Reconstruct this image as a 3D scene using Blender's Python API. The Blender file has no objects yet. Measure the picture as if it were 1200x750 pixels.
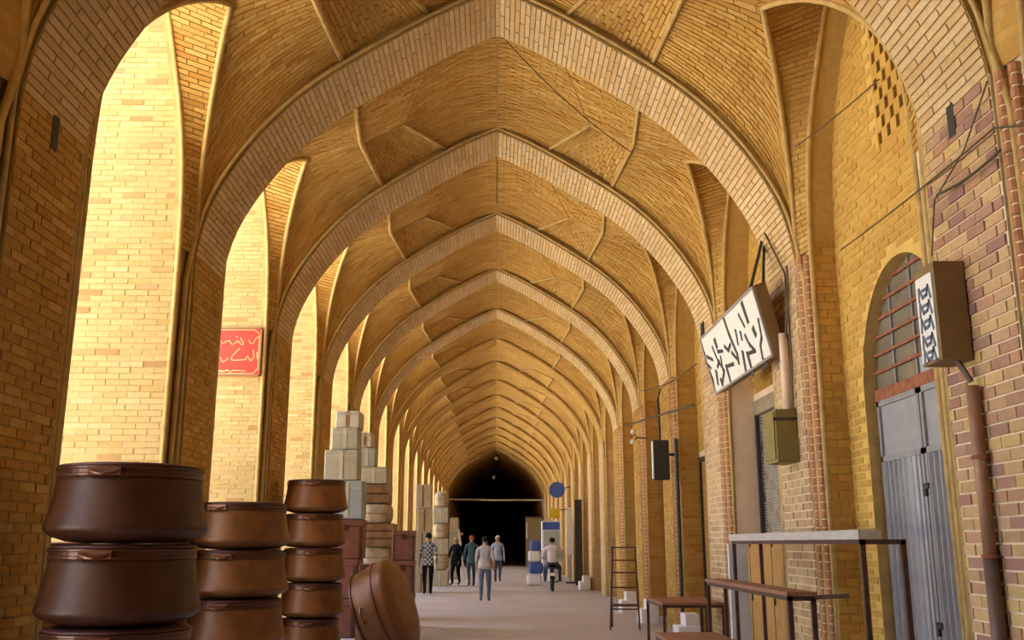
import bpy, bmesh, math, random
import numpy as np
from mathutils import Vector, Matrix
random.seed(7); RNG = np.random.default_rng(7)
SC = bpy.context.scene; COL = SC.collection
R = math.radians
# ------------------------------------------------------------------ camera
F, VH, VPU, HC = 1130.0, 637.0, 581.0, 1.5
TH = math.atan((VH-375)/F); YAW = math.atan((600-VPU)*math.cos(TH)/F)
cam = bpy.data.cameras.new('camera'); camo = bpy.data.objects.new('camera', cam); COL.objects.link(camo)
cam.sensor_width = 36; cam.lens = F/1200*36; cam.clip_end = 500
camo.location = (0, 0, HC); camo.rotation_euler = (math.pi/2+TH, 0, -YAW)
SC.camera = camo
# ------------------------------------------------------------------ world, sun, exposure
SUN_DIR = Vector((0.22, 0.34, 0.91)).normalized()       # towards the sun: beyond the right hand roof
W = bpy.data.worlds.new('sky'); SC.world = W; W.use_nodes = True
nt = W.node_tree; nt.nodes.clear()
sky = nt.nodes.new('ShaderNodeTexSky'); sky.sky_type = 'NISHITA'; sky.sun_disc = False
sky.sun_elevation = math.asin(SUN_DIR.z); sky.sun_rotation = math.atan2(SUN_DIR.x, SUN_DIR.y)
sky.air_density = 1.0; sky.dust_density = 4.0; sky.ozone_density = 0.6
hz = nt.nodes.new('ShaderNodeMix'); hz.data_type = 'RGBA'; hz.inputs[0].default_value = 0.45
hz.inputs[7].default_value = (4.6, 4.8, 5.2, 1)
bg = nt.nodes.new('ShaderNodeBackground'); bg.inputs[1].default_value = 0.22
wo = nt.nodes.new('ShaderNodeOutputWorld')
nt.links.new(sky.outputs[0], hz.inputs[6]); nt.links.new(hz.outputs[2], bg.inputs[0]); nt.links.new(bg.outputs[0], wo.inputs[0])
sl = bpy.data.lights.new('sun', 'SUN'); so = bpy.data.objects.new('sun', sl); COL.objects.link(so)
sl.energy = 8.0; sl.angle = R(0.6); sl.color = (1, .96, .90)
so.rotation_euler = SUN_DIR.to_track_quat('Z', 'Y').to_euler(); so.location = (20, 10, 40)
SC.view_settings.view_transform = 'Standard'; SC.view_settings.look = 'None'
SC.view_settings.gamma = 1.0; SC.view_settings.use_curve_mapping = False
SC.view_settings.exposure = 2.52
SC.cycles.use_denoising = True
SC.cycles.max_bounces = 10; SC.cycles.diffuse_bounces = 7
# ------------------------------------------------------------------ materials
MAT = {}
def newmat(name):
    m = bpy.data.materials.new(name); m.use_nodes = True
    n = m.node_tree.nodes; n.clear()
    o = n.new('ShaderNodeOutputMaterial'); b = n.new('ShaderNodeBsdfPrincipled')
    m.node_tree.links.new(b.outputs[0], o.inputs[0]); MAT[name] = m
    return m, m.node_tree, b
def ramp(nt, stops, interp='LINEAR'):
    r = nt.nodes.new('ShaderNodeValToRGB'); r.color_ramp.interpolation = interp
    e = r.color_ramp.elements
    while len(e) < len(stops): e.new(0.5)
    for k, (p, c) in enumerate(stops): e[k].position = p; e[k].color = (*c, 1)
    return r
def noise(nt, scale, detail=4, rough=.6, vec=None):
    n = nt.nodes.new('ShaderNodeTexNoise'); n.inputs['Scale'].default_value = scale
    n.inputs['Detail'].default_value = detail; n.inputs['Roughness'].default_value = rough
    if vec is not None: nt.links.new(vec, n.inputs['Vector'])
    return n
def plain(name, col, rough=.7, metal=0., var=.18, scale=9., bump=.15, stretch=(1, 1, 1), spec=None):
    """one colour with worn noise variation and fine relief"""
    m, nt, b = newmat(name)
    tc = nt.nodes.new('ShaderNodeTexCoord'); mp = nt.nodes.new('ShaderNodeMapping')
    mp.inputs['Scale'].default_value = stretch
    nt.links.new(tc.outputs['Object'], mp.inputs[0])
    n = noise(nt, scale, 5, .65, mp.outputs[0])
    lo = tuple(c*(1-var) for c in col); hi = tuple(min(1, c*(1+var)) for c in col)
    r = ramp(nt, [(.3, lo), (.7, hi)]); nt.links.new(n.outputs[0], r.inputs[0])
    nt.links.new(r.outputs[0], b.inputs['Base Color'])
    b.inputs['Roughness'].default_value = rough; b.inputs['Metallic'].default_value = metal
    if spec is not None: b.inputs['Specular IOR Level'].default_value = spec
    if bump:
        bp = nt.nodes.new('ShaderNodeBump'); bp.inputs['Strength'].default_value = bump; bp.inputs['Distance'].default_value = .01
        nt.links.new(n.outputs[0], bp.inputs['Height']); nt.links.new(bp.outputs[0], b.inputs['Normal'])
    return m
def brickmat(name, stops, k=1.):
    """colour drawn at random for each separate brick, plus grain and relief"""
    m, nt, b = newmat(name); L = nt.links.new
    g = nt.nodes.new('ShaderNodeNewGeometry'); oi = nt.nodes.new('ShaderNodeObjectInfo')
    ad = nt.nodes.new('ShaderNodeMath'); ad.operation = 'ADD'; fr = nt.nodes.new('ShaderNodeMath'); fr.operation = 'FRACT'
    L(g.outputs['Random Per Island'], ad.inputs[0]); L(oi.outputs['Random'], ad.inputs[1]); L(ad.outputs[0], fr.inputs[0])
    r = ramp(nt, [(p, tuple(q*k for q in c)) for p, c in stops]); L(fr.outputs[0], r.inputs[0])
    n = noise(nt, 22, 4, .7, g.outputs['Position']); n2 = noise(nt, .55, 3, .5, g.outputs['Position'])
    sm = nt.nodes.new('ShaderNodeMath'); sm.operation = 'ADD'; L(n.outputs[0], sm.inputs[0]); L(n2.outputs[0], sm.inputs[1])
    mr = nt.nodes.new('ShaderNodeMapRange'); mr.inputs[1].default_value = .65; mr.inputs[2].default_value = 1.4
    mr.inputs[3].default_value = .72; mr.inputs[4].default_value = 1.15; L(sm.outputs[0], mr.inputs[0])
    mx = nt.nodes.new('ShaderNodeVectorMath'); mx.operation = 'SCALE'; L(r.outputs[0], mx.inputs[0]); L(mr.outputs[0], mx.inputs['Scale'])
    L(mx.outputs[0], b.inputs['Base Color']); b.inputs['Roughness'].default_value = .88; b.inputs['Specular IOR Level'].default_value = .2
    bp = nt.nodes.new('ShaderNodeBump'); bp.inputs['Strength'].default_value = .3; bp.inputs['Distance'].default_value = .006
    L(n.outputs[0], bp.inputs['Height']); L(bp.outputs[0], b.inputs['Normal'])
    return m
brickmat('brick_ochre', [(0, (.64, .355, .080)), (.25, (.73, .43, .11)), (.5, (.67, .385, .09)), (.7, (.79, .51, .155)), (.85, (.57, .28, .058)), (1, (.71, .41, .10))], 0.76)
brickmat('brick_lit', [(0, (.66, .47, .19)), (.4, (.70, .51, .22)), (.62, (.62, .42, .15)), (.8, (.73, .55, .26)), (.93, (.52, .29, .11)), (1, (.68, .46, .19))], 0.76)  # the ochre brick again, its lit look put into paler tones
brickmat('brick_pink', [(0, (.47, .25, .15)), (.2, (.60, .41, .20)), (.38, (.38, .20, .15)), (.55, (.60, .40, .23)), (.72, (.63, .45, .18)), (.88, (.34, .19, .16)), (1, (.53, .31, .17))], 0.95)
brickmat('brick_soft', [(0, (.56, .38, .19)), (.3, (.62, .44, .24)), (.55, (.50, .31, .17)), (.8, (.64, .47, .24)), (1, (.58, .38, .20))], 1)
brickmat('brick_ring', [(0, (.73, .53, .27)), (.4, (.80, .60, .34)), (.7, (.69, .46, .20)), (1, (.78, .57, .30))], 0.9)
brickmat('brick_gold', [(0, (.60, .36, .08)), (.4, (.66, .41, .10)), (.7, (.56, .32, .07)), (1, (.62, .38, .09))], 0.95)
plain('mortar', (.38, .26, .095), .95, var=.15, scale=14, bump=.3, spec=.1)
plain('mortar_light', (.80, .67, .48), .95, var=.12, scale=14, bump=.3, spec=.1)
plain('mortar_gold', (.55, .37, .12), .95, var=.12, scale=14, bump=.3, spec=.1)
plain('rib_brick', (.52, .36, .14), .9, var=.22, scale=7, bump=.3, spec=.1)
plain('mortar_pale', (.47, .33, .14), .95, var=.12, scale=14, bump=.3, spec=.1)
plain('rib_red', (.46, .22, .11), .9, var=.25, scale=5, bump=.3, spec=.1, stretch=(1, 1, 2))
plain('plaster_gold', (.68, .46, .13), .92, var=.10, scale=3, bump=.12, spec=.1)
plain('plaster_pink', (.84, .67, .50), .92, var=.10, scale=3, bump=.12, spec=.1)
def bricktex(name, c1, c2, mort):
    m, nt, b = newmat(name); L = nt.links.new
    uv = nt.nodes.new('ShaderNodeUVMap'); t = nt.nodes.new('ShaderNodeTexBrick')
    L(uv.outputs[0], t.inputs['Vector']); t.inputs['Scale'].default_value = 1
    t.inputs['Brick Width'].default_value = .25; t.inputs['Row Height'].default_value = .08; t.inputs['Mortar Size'].default_value = .008
    t.inputs['Color1'].default_value = (*c1, 1); t.inputs['Color2'].default_value = (*c2, 1); t.inputs['Mortar'].default_value = (*mort, 1)
    n = noise(nt, 1.2, 5, .6); g = nt.nodes.new('ShaderNodeNewGeometry'); L(g.outputs['Position'], n.inputs['Vector'])
    mr = nt.nodes.new('ShaderNodeMapRange'); mr.inputs[1].default_value = .3; mr.inputs[2].default_value = .7
    mr.inputs[3].default_value = .8; mr.inputs[4].default_value = 1.12; L(n.outputs[0], mr.inputs[0])
    mx = nt.nodes.new('ShaderNodeVectorMath'); mx.operation = 'SCALE'; L(t.outputs[0], mx.inputs[0]); L(mr.outputs[0], mx.inputs['Scale'])
    L(mx.outputs[0], b.inputs['Base Color']); b.inputs['Roughness'].default_value = .9; b.inputs['Specular IOR Level'].default_value = .15
    bp = nt.nodes.new('ShaderNodeBump'); bp.invert = True; bp.inputs['Strength'].default_value = .5; bp.inputs['Distance'].default_value = .012
    L(t.outputs['Fac'], bp.inputs['Height']); L(bp.outputs[0], b.inputs['Normal'])
bricktex('far_ochre', (.48, .275, .065), (.57, .345, .095), (.44, .29, .11))
bricktex('far_pale', (.45, .32, .13), (.48, .35, .15), (.39, .28, .13))
bricktex('far_pink', (.52, .32, .16), (.64, .43, .20), (.64, .48, .32))
# floor: worn screed with pale and brown patches
m, nt_, b = newmat('paving'); L = nt_.links.new
g = nt_.nodes.new('ShaderNodeNewGeometry'); n1 = noise(nt_, .5, 6, .62, g.outputs['Position']); n2 = noise(nt_, 7, 5, .7, g.outputs['Position'])
r1 = ramp(nt_, [(.3, (.42, .40, .41)), (.5, (.50, .48, .49)), (.7, (.55, .54, .56))]); L(n1.outputs[0], r1.inputs[0])
r2 = ramp(nt_, [(.3, (.8, .8, .8)), (.7, (1.08, 1.08, 1.08))]); L(n2.outputs[0], r2.inputs[0])
mx = nt_.nodes.new('ShaderNodeVectorMath'); mx.operation = 'MULTIPLY'; L(r1.outputs[0], mx.inputs[0]); L(r2.outputs[0], mx.inputs[1])
L(mx.outputs[0], b.inputs['Base Color']); b.inputs['Roughness'].default_value = .55; b.inputs['Specular IOR Level'].default_value = .35
bp = nt_.nodes.new('ShaderNodeBump'); bp.inputs['Strength'].default_value = .15; bp.inputs['Distance'].default_value = .01
L(n2.outputs[0], bp.inputs['Height']); L(bp.outputs[0], b.inputs['Normal'])
plain('courtyard', (.62, .56, .46), .9, var=.12, scale=1.5, bump=.1)
plain('roof_mud', (.50, .40, .28), .95, var=.1, scale=2)
plain('copper_dark', (.060, .020, .007), .45, .15, var=.35, scale=5, bump=.06, spec=.35)
plain('copper_brown', (.15, .056, .014), .42, .2, var=.35, scale=5, bump=.06, spec=.4)
plain('copper_rim', (.085, .030, .013), .35, .3, var=.3, scale=8, bump=.05)
plain('copper_handle', (.13, .042, .018), .35, .3, var=.25, scale=8, bump=.05)
plain('lid_purple', (.10, .032, .030), .5, .2, var=.3, scale=6)
plain('steel_grey', (.35, .35, .37), .5, .25, var=.12, scale=6, bump=.05)
plain('steel_grey2', (.30, .30, .315), .5, .25, var=.15, scale=6, bump=.05)
plain('rust', (.30, .105, .05), .8, .1, var=.35, scale=12, bump=.2)
plain('rust_dark', (.085, .040, .027), .7, .2, var=.35, scale=12, bump=.15)
plain('pane', (.20, .18, .13), .25, 0, var=.25, scale=4, bump=0)
plain('pane_clear', (.45, .47, .46), .15, 0, var=.1, scale=4, bump=0)
plain('iron_dark', (.045, .045, .042), .6, .3, var=.3, scale=10)
plain('box_brown', (.235, .145, .055), .65, .1, var=.14, scale=5)
plain('box_olive', (.24, .19, .055), .6, .1, var=.14, scale=5)
plain('sign_white', (.80, .80, .72), .6, 0, var=.06, scale=4, bump=.02)
plain('sign_frame', (.34, .30, .30), .5, .4, var=.1, scale=6, bump=.02)
plain('sign_red', (.62, .035, .018), .5, 0, var=.15, scale=5, bump=.02)
plain('sign_gold', (.80, .52, .20), .5, 0, var=.1, scale=9, bump=.02)
plain('ink', (.03, .035, .035), .6, 0, var=.2, scale=9, bump=0)
plain('ink_blue', (.13, .15, .22), .6, 0, var=.25, scale=30, bump=0)
plain('pipe_brown', (.36, .20, .12), .55, .15, var=.2, scale=8)
plain('pipe_dark', (.16, .10, .075), .6, .15, var=.2, scale=8)
plain('wood_brown', (.40, .21, .045), .65, 0, var=.35, scale=6, bump=.15, stretch=(6, 6, .8))
plain('wood_red', (.27, .12, .065), .6, 0, var=.3, scale=6, bump=.1, stretch=(5, .8, 5))
plain('board_grey', (.50, .45, .40), .8, 0, var=.15, scale=6, bump=.15, stretch=(5, .8, 5))
plain('paint_white', (.62, .64, .68), .6, 0, var=.12, scale=6)
plain('stone_white', (.86, .86, .88), .35, 0, var=.04, scale=5, bump=.03)
plain('mesh_grey', (.32, .27, .18), .55, .3, var=.25, scale=8)
plain('carton_grey', (.41, .39, .30), .85, 0, var=.15, scale=5)
plain('carton_pale', (.52, .49, .40), .85, 0, var=.15, scale=5)
plain('carton_blue', (.33, .38, .40), .7, 0, var=.12, scale=5)
plain('crate_brown', (.25, .14, .07), .8, 0, var=.3, scale=6, bump=.2)
plain('crate_red', (.21, .075, .045), .6, .1, var=.25, scale=6)
plain('sacking', (.40, .33, .24), .95, 0, var=.25, scale=8, bump=.4)
plain('skin', (.42, .22, .14), .6, 0, var=.08, scale=9, bump=0)
plain('hair_black', (.010, .009, .008), .7, 0, var=.2, scale=20, spec=.1)
plain('hair_white', (.62, .60, .58), .7, 0, var=.1, scale=20)
plain('hair_red', (.33, .075, .03), .6, 0, var=.2, scale=20)
plain('denim', (.10, .145, .23), .85, 0, var=.25, scale=12)
plain('denim_dark', (.045, .060, .105), .85, 0, var=.25, scale=12)
plain('cloth_black', (.012, .012, .014), .9, 0, var=.3, scale=12, spec=.1)
plain('cloth_grey', (.43, .41, .42), .9, 0, var=.1, scale=12)
plain('cloth_blue', (.33, .40, .56), .9, 0, var=.1, scale=12)
plain('cloth_teal', (.055, .11, .14), .9, 0, var=.2, scale=12)
plain('cloth_maroon', (.12, .022, .025), .9, 0, var=.2, scale=12)
plain('cloth_white', (.66, .64, .68), .9, 0, var=.08, scale=12)
plain('shoe', (.02, .017, .015), .5, 0, var=.2, scale=12)
plain('plastic_blue', (.05, .11, .40), .4, 0, var=.15, scale=6, bump=0)
plain('plastic_yellow', (.70, .50, .02), .4, 0, var=.1, scale=6, bump=0)
plain('plastic_white', (.72, .76, .80), .4, 0, var=.05, scale=6, bump=0)
plain('rubber', (.012, .012, .012), .8, 0, var=.2, scale=20)
plain('chrome', (.5, .5, .5), .2, .9, var=.05, scale=6, bump=0)
plain('bulb', (.85, .85, .80), .3, 0, var=.02, scale=6, bump=0)
plain('cable_black', (.09, .065, .03), .6, 0, var=.2, scale=20, bump=0)
plain('kiosk_tan', (.34, .26, .13), .8, 0, var=.12, scale=3)
m, nt_, b = newmat('check_shirt'); L = nt_.links.new
tc = nt_.nodes.new('ShaderNodeTexCoord'); ck = nt_.nodes.new('ShaderNodeTexChecker'); ck.inputs['Scale'].default_value = 15
ck.inputs[1].default_value = (.42, .44, .46, 1); ck.inputs[2].default_value = (.03, .035, .05, 1)
L(tc.outputs['Object'], ck.inputs[0]); L(ck.outputs[0], b.inputs['Base Color']); b.inputs['Roughness'].default_value = .9
# ------------------------------------------------------------------ object helpers
def link(name, me, parent=None):
    o = bpy.data.objects.new(name, me); COL.objects.link(o)
    if parent is not None: o.parent = parent
    return o
def tag(o, label=None, cat=None, group=None, kind=None):
    if label: o['label'] = label
    if cat: o['category'] = cat
    if group: o['group'] = group
    if kind: o['kind'] = kind
    return o
def thing(name, label, cat, loc=(0, 0, 0), rz=0., group=None):
    o = bpy.data.objects.new(name, None); COL.objects.link(o); o.empty_display_size = .2
    o.location = loc; o.rotation_euler = (0, 0, rz)
    return tag(o, label, cat, group)
class MB:
    """collects vertices and faces with materials, builds ONE mesh"""
    def __init__(s): s.v = []; s.f = []; s.m = []; s.mats = []; s.uv = []
    def mi(s, name):
        if name not in s.mats: s.mats.append(name)
        return s.mats.index(name)
    def add(s, vs, fs, mat, uvs=None):
        o = len(s.v); s.v.extend([tuple(map(float, p)) for p in vs]); k = s.mi(mat)
        for i, f in enumerate(fs):
            s.f.append([o+a for a in f]); s.m.append(k)
            s.uv.append(uvs[i] if uvs else [(0, 0)]*len(f))
    def box(s, c, d, mat, M=None):
        x, y, z = (q/2 for q in d)
        P = [Vector((a*x, b_*y, e*z)) for a in (-1, 1) for b_ in (-1, 1) for e in (-1, 1)]
        if M is not None: P = [M @ p for p in P]
        P = [p+Vector(c) for p in P]
        s.add(P, [(0, 1, 3, 2), (4, 6, 7, 5), (0, 4, 5, 1), (2, 3, 7, 6), (0, 2, 6, 4), (1, 5, 7, 3)], mat)
        return s
    def bbox(s, a, b_, mat): return s.box([(p+q)/2 for p, q in zip(a, b_)], [abs(q-p) for p, q in zip(a, b_)], mat)
    def quad(s, a, b_, c, d, mat, uv=None): s.add([a, b_, c, d], [(0, 1, 2, 3)], mat, [uv] if uv else None); return s
    def tube(s, pts, rad, mat, n=8, cap=True):
        pts = [Vector(p) for p in pts]; N = len(pts)
        rads = rad if isinstance(rad, (list, tuple)) else [rad]*N
        vs = []; prev = None
        for i, p in enumerate(pts):
            t = (pts[min(i+1, N-1)]-pts[max(i-1, 0)]).normalized()
            if prev is None:
                a = Vector((0, 0, 1)) if abs(t.z) < .9 else Vector((1, 0, 0)); u = t.cross(a).normalized()
            else:
                u = (prev-t*prev.dot(t)); u = u.normalized() if u.length > 1e-6 else t.orthogonal().normalized()
            prev = u; w = t.cross(u)
            for k in range(n):
                an = 2*math.pi*(k+.5)/n; vs.append(p+(u*math.cos(an)+w*math.sin(an))*rads[i])
        fs = [(i*n+k, i*n+(k+1) % n, (i+1)*n+(k+1) % n, (i+1)*n+k) for i in range(N-1) for k in range(n)]
        if cap: fs += [tuple(range(n-1, -1, -1)), tuple((N-1)*n+k for k in range(n))]
        s.add(vs, fs, mat); return s
    def lathe(s, prof, mat, n=40, M=None):
        vs = []; fs = []
        for r, z in prof:
            for k in range(n):
                a = 2*math.pi*k/n; p = Vector((r*math.cos(a), r*math.sin(a), z)); vs.append(M @ p if M is not None else p)
        for i in range(len(prof)-1):
            for k in range(n): fs.append((i*n+k, i*n+(k+1) % n, (i+1)*n+(k+1) % n, (i+1)*n+k))
        fs += [tuple(range(n-1, -1, -1)), tuple((len(prof)-1)*n+k for k in range(n))]
        s.add(vs, fs, mat); return s
    def mesh(s, name, smooth=False):
        me = bpy.data.meshes.new(name); me.from_pydata(s.v, [], s.f); 
        for q in s.mats: me.materials.append(MAT[q])
        me.polygons.foreach_set('material_index', s.m)
        if any(any(u != (0, 0) for u in f) for f in s.uv):
            ul = me.uv_layers.new(name='UVMap'); ul.data.foreach_set('uv', [c for f in s.uv for u in f for c in u])
        if smooth: me.polygons.foreach_set('use_smooth', [True]*len(s.f))
        me.update(); return me
    def build(s, name, parent=None, smooth=False): return link(name, s.mesh(name, smooth), parent)
def smooth_angle(o, deg=40):
    me = o.data; me.polygons.foreach_set('use_smooth', [True]*len(me.polygons))
    bm = bmesh.new(); bm.from_mesh(me)
    for e in bm.edges: e.smooth = not (len(e.link_faces) == 2 and e.calc_face_angle(0) > R(deg))
    bm.to_mesh(me); bm.free(); return o
def bevel(o, w=.01, seg=2):
    md = o.modifiers.new('bevel', 'BEVEL'); md.width = w; md.segments = seg; md.limit_method = 'ANGLE'; return o
# ------------------------------------------------------------------ the arcade's measurements
S, Y1, BAND = 3.88, 9.94, 1.0
def Y(j): return Y1+S*(j-1)
NJ = 15                                  # the last arch is the portal of the dark stretch
XP, XW, XB = 3.22, 3.30, 3.55            # pilaster face, wall face, back of the right hand niches
EDGE = .30                               # moulding width beside each pilaster
ZS = 4.5                                 # springing
PX = np.array([0, .4, .78, 1.25, 1.75, 2.1, 2.35, 2.65, 2.9, 3.08, 3.18, 3.22]); PZ = np.array([7.70, 7.52, 7.31, 7.02, 6.70, 6.43, 6.20, 5.85, 5.48, 5.15, 4.85, 4.5])
_tx = np.linspace(0, 3.22, 200)
def _smooth_prof():
    # arc-length resampled, lightly smoothed profile (half arch, apex to springing)
    d = np.r_[0, np.cumsum(np.hypot(np.diff(PX), np.diff(PZ)))]; q = np.linspace(0, d[-1], 121)
    x = np.interp(q, d, PX); z = np.interp(q, d, PZ)
    for _ in range(60):
        x[1:-1] = (x[:-2]+2*x[1:-1]+x[2:])/4; z[1:-1] = (z[:-2]+2*z[1:-1]+z[2:])/4
    return x, z
QX, QZ = _smooth_prof()
QD = np.r_[0, np.cumsum(np.hypot(np.diff(QX), np.diff(QZ)))]; QL = QD[-1]
def prof_x(x): return np.interp(np.abs(x), QX, QZ)
def prof_s(s):                            # by arc length from the apex
    return np.interp(s, QD, QX), np.interp(s, QD, QZ)
SB, SA = np.interp(.8, QX, QD), np.interp(1.75, QX, QD)
HALF = (S-BAND-2*EDGE)/2
LX = np.array([0, .03, .12, .32, .62, .90, HALF]); LZ = np.array([4.5, 5.0, 5.5, 5.97, 6.40, 6.76, 7.0])
def _lat():
    d = np.r_[0, np.cumsum(np.hypot(np.diff(LX), np.diff(LZ)))]; q = np.linspace(0, d[-1], 81)
    x = np.interp(q, d, LX); z = np.interp(q, d, LZ)
    for _ in range(40):
        x[1:-1] = (x[:-2]+2*x[1:-1]+x[2:])/4; z[1:-1] = (z[:-2]+2*z[1:-1]+z[2:])/4
    return np.linspace(0, 1, 81), x, z
LW, LYX, LYZ = _lat()
def lat_w(w): return np.interp(w, LW, LYX), np.interp(w, LW, LYZ)        # offset from the jamb, height
def lat_y(d): return np.interp(d, LYX, LYZ)
def warp(P):
    """the right hand pier of the first arch stands a little nearer than its left one"""
    P = np.array(P, float)
    k = np.clip(P[..., 0]/3.2, 0, 1)*np.clip((8.6-P[..., 1])/1.4, 0, 1)
    P[..., 1] -= .32*k
    return P
# ------------------------------------------------------------------ projection, only used to rank bricks by how large they show
def project(P):
    X, Yv, Z = P[..., 0], P[..., 1], P[..., 2]-HC
    x = X*math.cos(YAW)-Yv*math.sin(YAW); y = X*math.sin(YAW)+Yv*math.cos(YAW)
    d = y*math.cos(TH)+Z*math.sin(TH); z = -y*math.sin(TH)+Z*math.cos(TH)
    return 600+F*x/np.maximum(d, .1), 375-F*z/np.maximum(d, .1), d
# ------------------------------------------------------------------ bricks
BR = {'ceiling': [], 'left': [], 'right': []}      # (n,8,3) blocks with material names
def lay(group, Fn, nc, mat, L=.235, gap=.014, proud=.012, bond=.5, wmax=1., pick=None, jitter=1.):
    """courses of bricks on the surface Fn(c, w): c across the courses, w along them, both 0..1"""
    out = []; ww = np.linspace(0, 1, 41)
    for i in range(nc):
        cm = (i+.5)/nc
        line = Fn(np.full(41, cm), ww); seg = np.linalg.norm(np.diff(line, axis=0), axis=1)
        cum = np.r_[0, np.cumsum(seg)]; T = cum[-1]
        if T < .07: continue
        cross = np.linalg.norm(Fn(np.array([(i+1)/nc]), np.array([.5]))-Fn(np.array([i/nc]), np.array([.5])))
        gc = min(.4, gap/max(cross, .02))/nc
        off = (bond*L if i % 2 else 0)+RNG.uniform(-.02, .02)*jitter
        ed = np.arange(-L+off, T+L, L); ed = np.clip(ed, 0, T); ed = np.unique(ed)
        a, b_ = ed[:-1]+gap/2, ed[1:]-gap/2
        ok = (b_-a) > .03; a, b_ = a[ok], b_[ok]
        if not len(a): continue
        wa, wb = np.interp(a, cum, ww), np.interp(b_, cum, ww)
        c0 = np.full(len(a), i/nc)+gc/2; c1 = np.full(len(a), (i+1)/nc)-gc/2
        P = np.stack([Fn(c0, wa), Fn(c0, wb), Fn(c1, wb), Fn(c1, wa)], 1)
        nrm = np.cross(P[:, 1]-P[:, 0], P[:, 3]-P[:, 0]); nl = np.linalg.norm(nrm, axis=1, keepdims=True)
        ok = nl[:, 0] > 1e-5; P, nrm, nl = P[ok], nrm[ok], nl[ok]
        nrm /= nl
        out.append((P, nrm))
    if not out: return
    P = np.concatenate([o[0] for o in out]); N = np.concatenate([o[1] for o in out])
    if pick is not None:
        ok = pick(P.mean(1)); P, N = P[ok], N[ok]
    d = proud+RNG.uniform(-.003, .004, (len(P), 1, 1))*jitter
    return P, N, d, mat, group
def orient(res, toward):
    """bricks face the given point function (centres -> points they look at)"""
    if res is None: return
    P, N, d, mat, group = res
    if not len(P): return
    C = P.mean(1); T = toward(C)-C
    flip = (N*T).sum(1) < 0
    N[flip] *= -1; P[flip] = P[flip][:, ::-1]
    B8 = np.concatenate([P-N[:, None]*.004, P+N[:, None]*d], 1)
    BR[group].append((B8, mat))
axis_in = lambda C: np.stack([np.zeros(len(C)), C[:, 1], np.full(len(C), 3.0)], 1)
def sheet(mb, Fn, nu, nv, mat, toward, lu=1., lv=1.):
    """backing surface Fn(c, w) as a grid with metre UVs"""
    c, w = np.meshgrid(np.linspace(0, 1, nu+1), np.linspace(0, 1, nv+1), indexing='ij')
    P = Fn(c.ravel(), w.ravel()); C = P.mean(0)[None]
    n = np.cross(Fn(np.array([.5]), np.array([.55]))-Fn(np.array([.5]), np.array([.45])), Fn(np.array([.55]), np.array([.5]))-Fn(np.array([.45]), np.array([.5])))[0]
    m0 = Fn(np.array([.5]), np.array([.5]))
    flip = (n*(toward(m0)-m0)[0]).sum() < 0
    fs = []; uv = []
    for i in range(nu):
        for k in range(nv):
            a = i*(nv+1)+k; f = [a, a+1, a+nv+2, a+nv+1]
            u = [(w.ravel()[q]*lv, c.ravel()[q]*lu) for q in f]
            if flip: f = f[::-1]; u = u[::-1]
            fs.append(f); uv.append(u)
    mb.add(P, fs, mat, uv)
lerp = lambda a, b_, t: a+(b_-a)*t
def col(t): return np.asarray(t, float)[..., None]
def pt(*p): return np.array(p, float)
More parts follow.
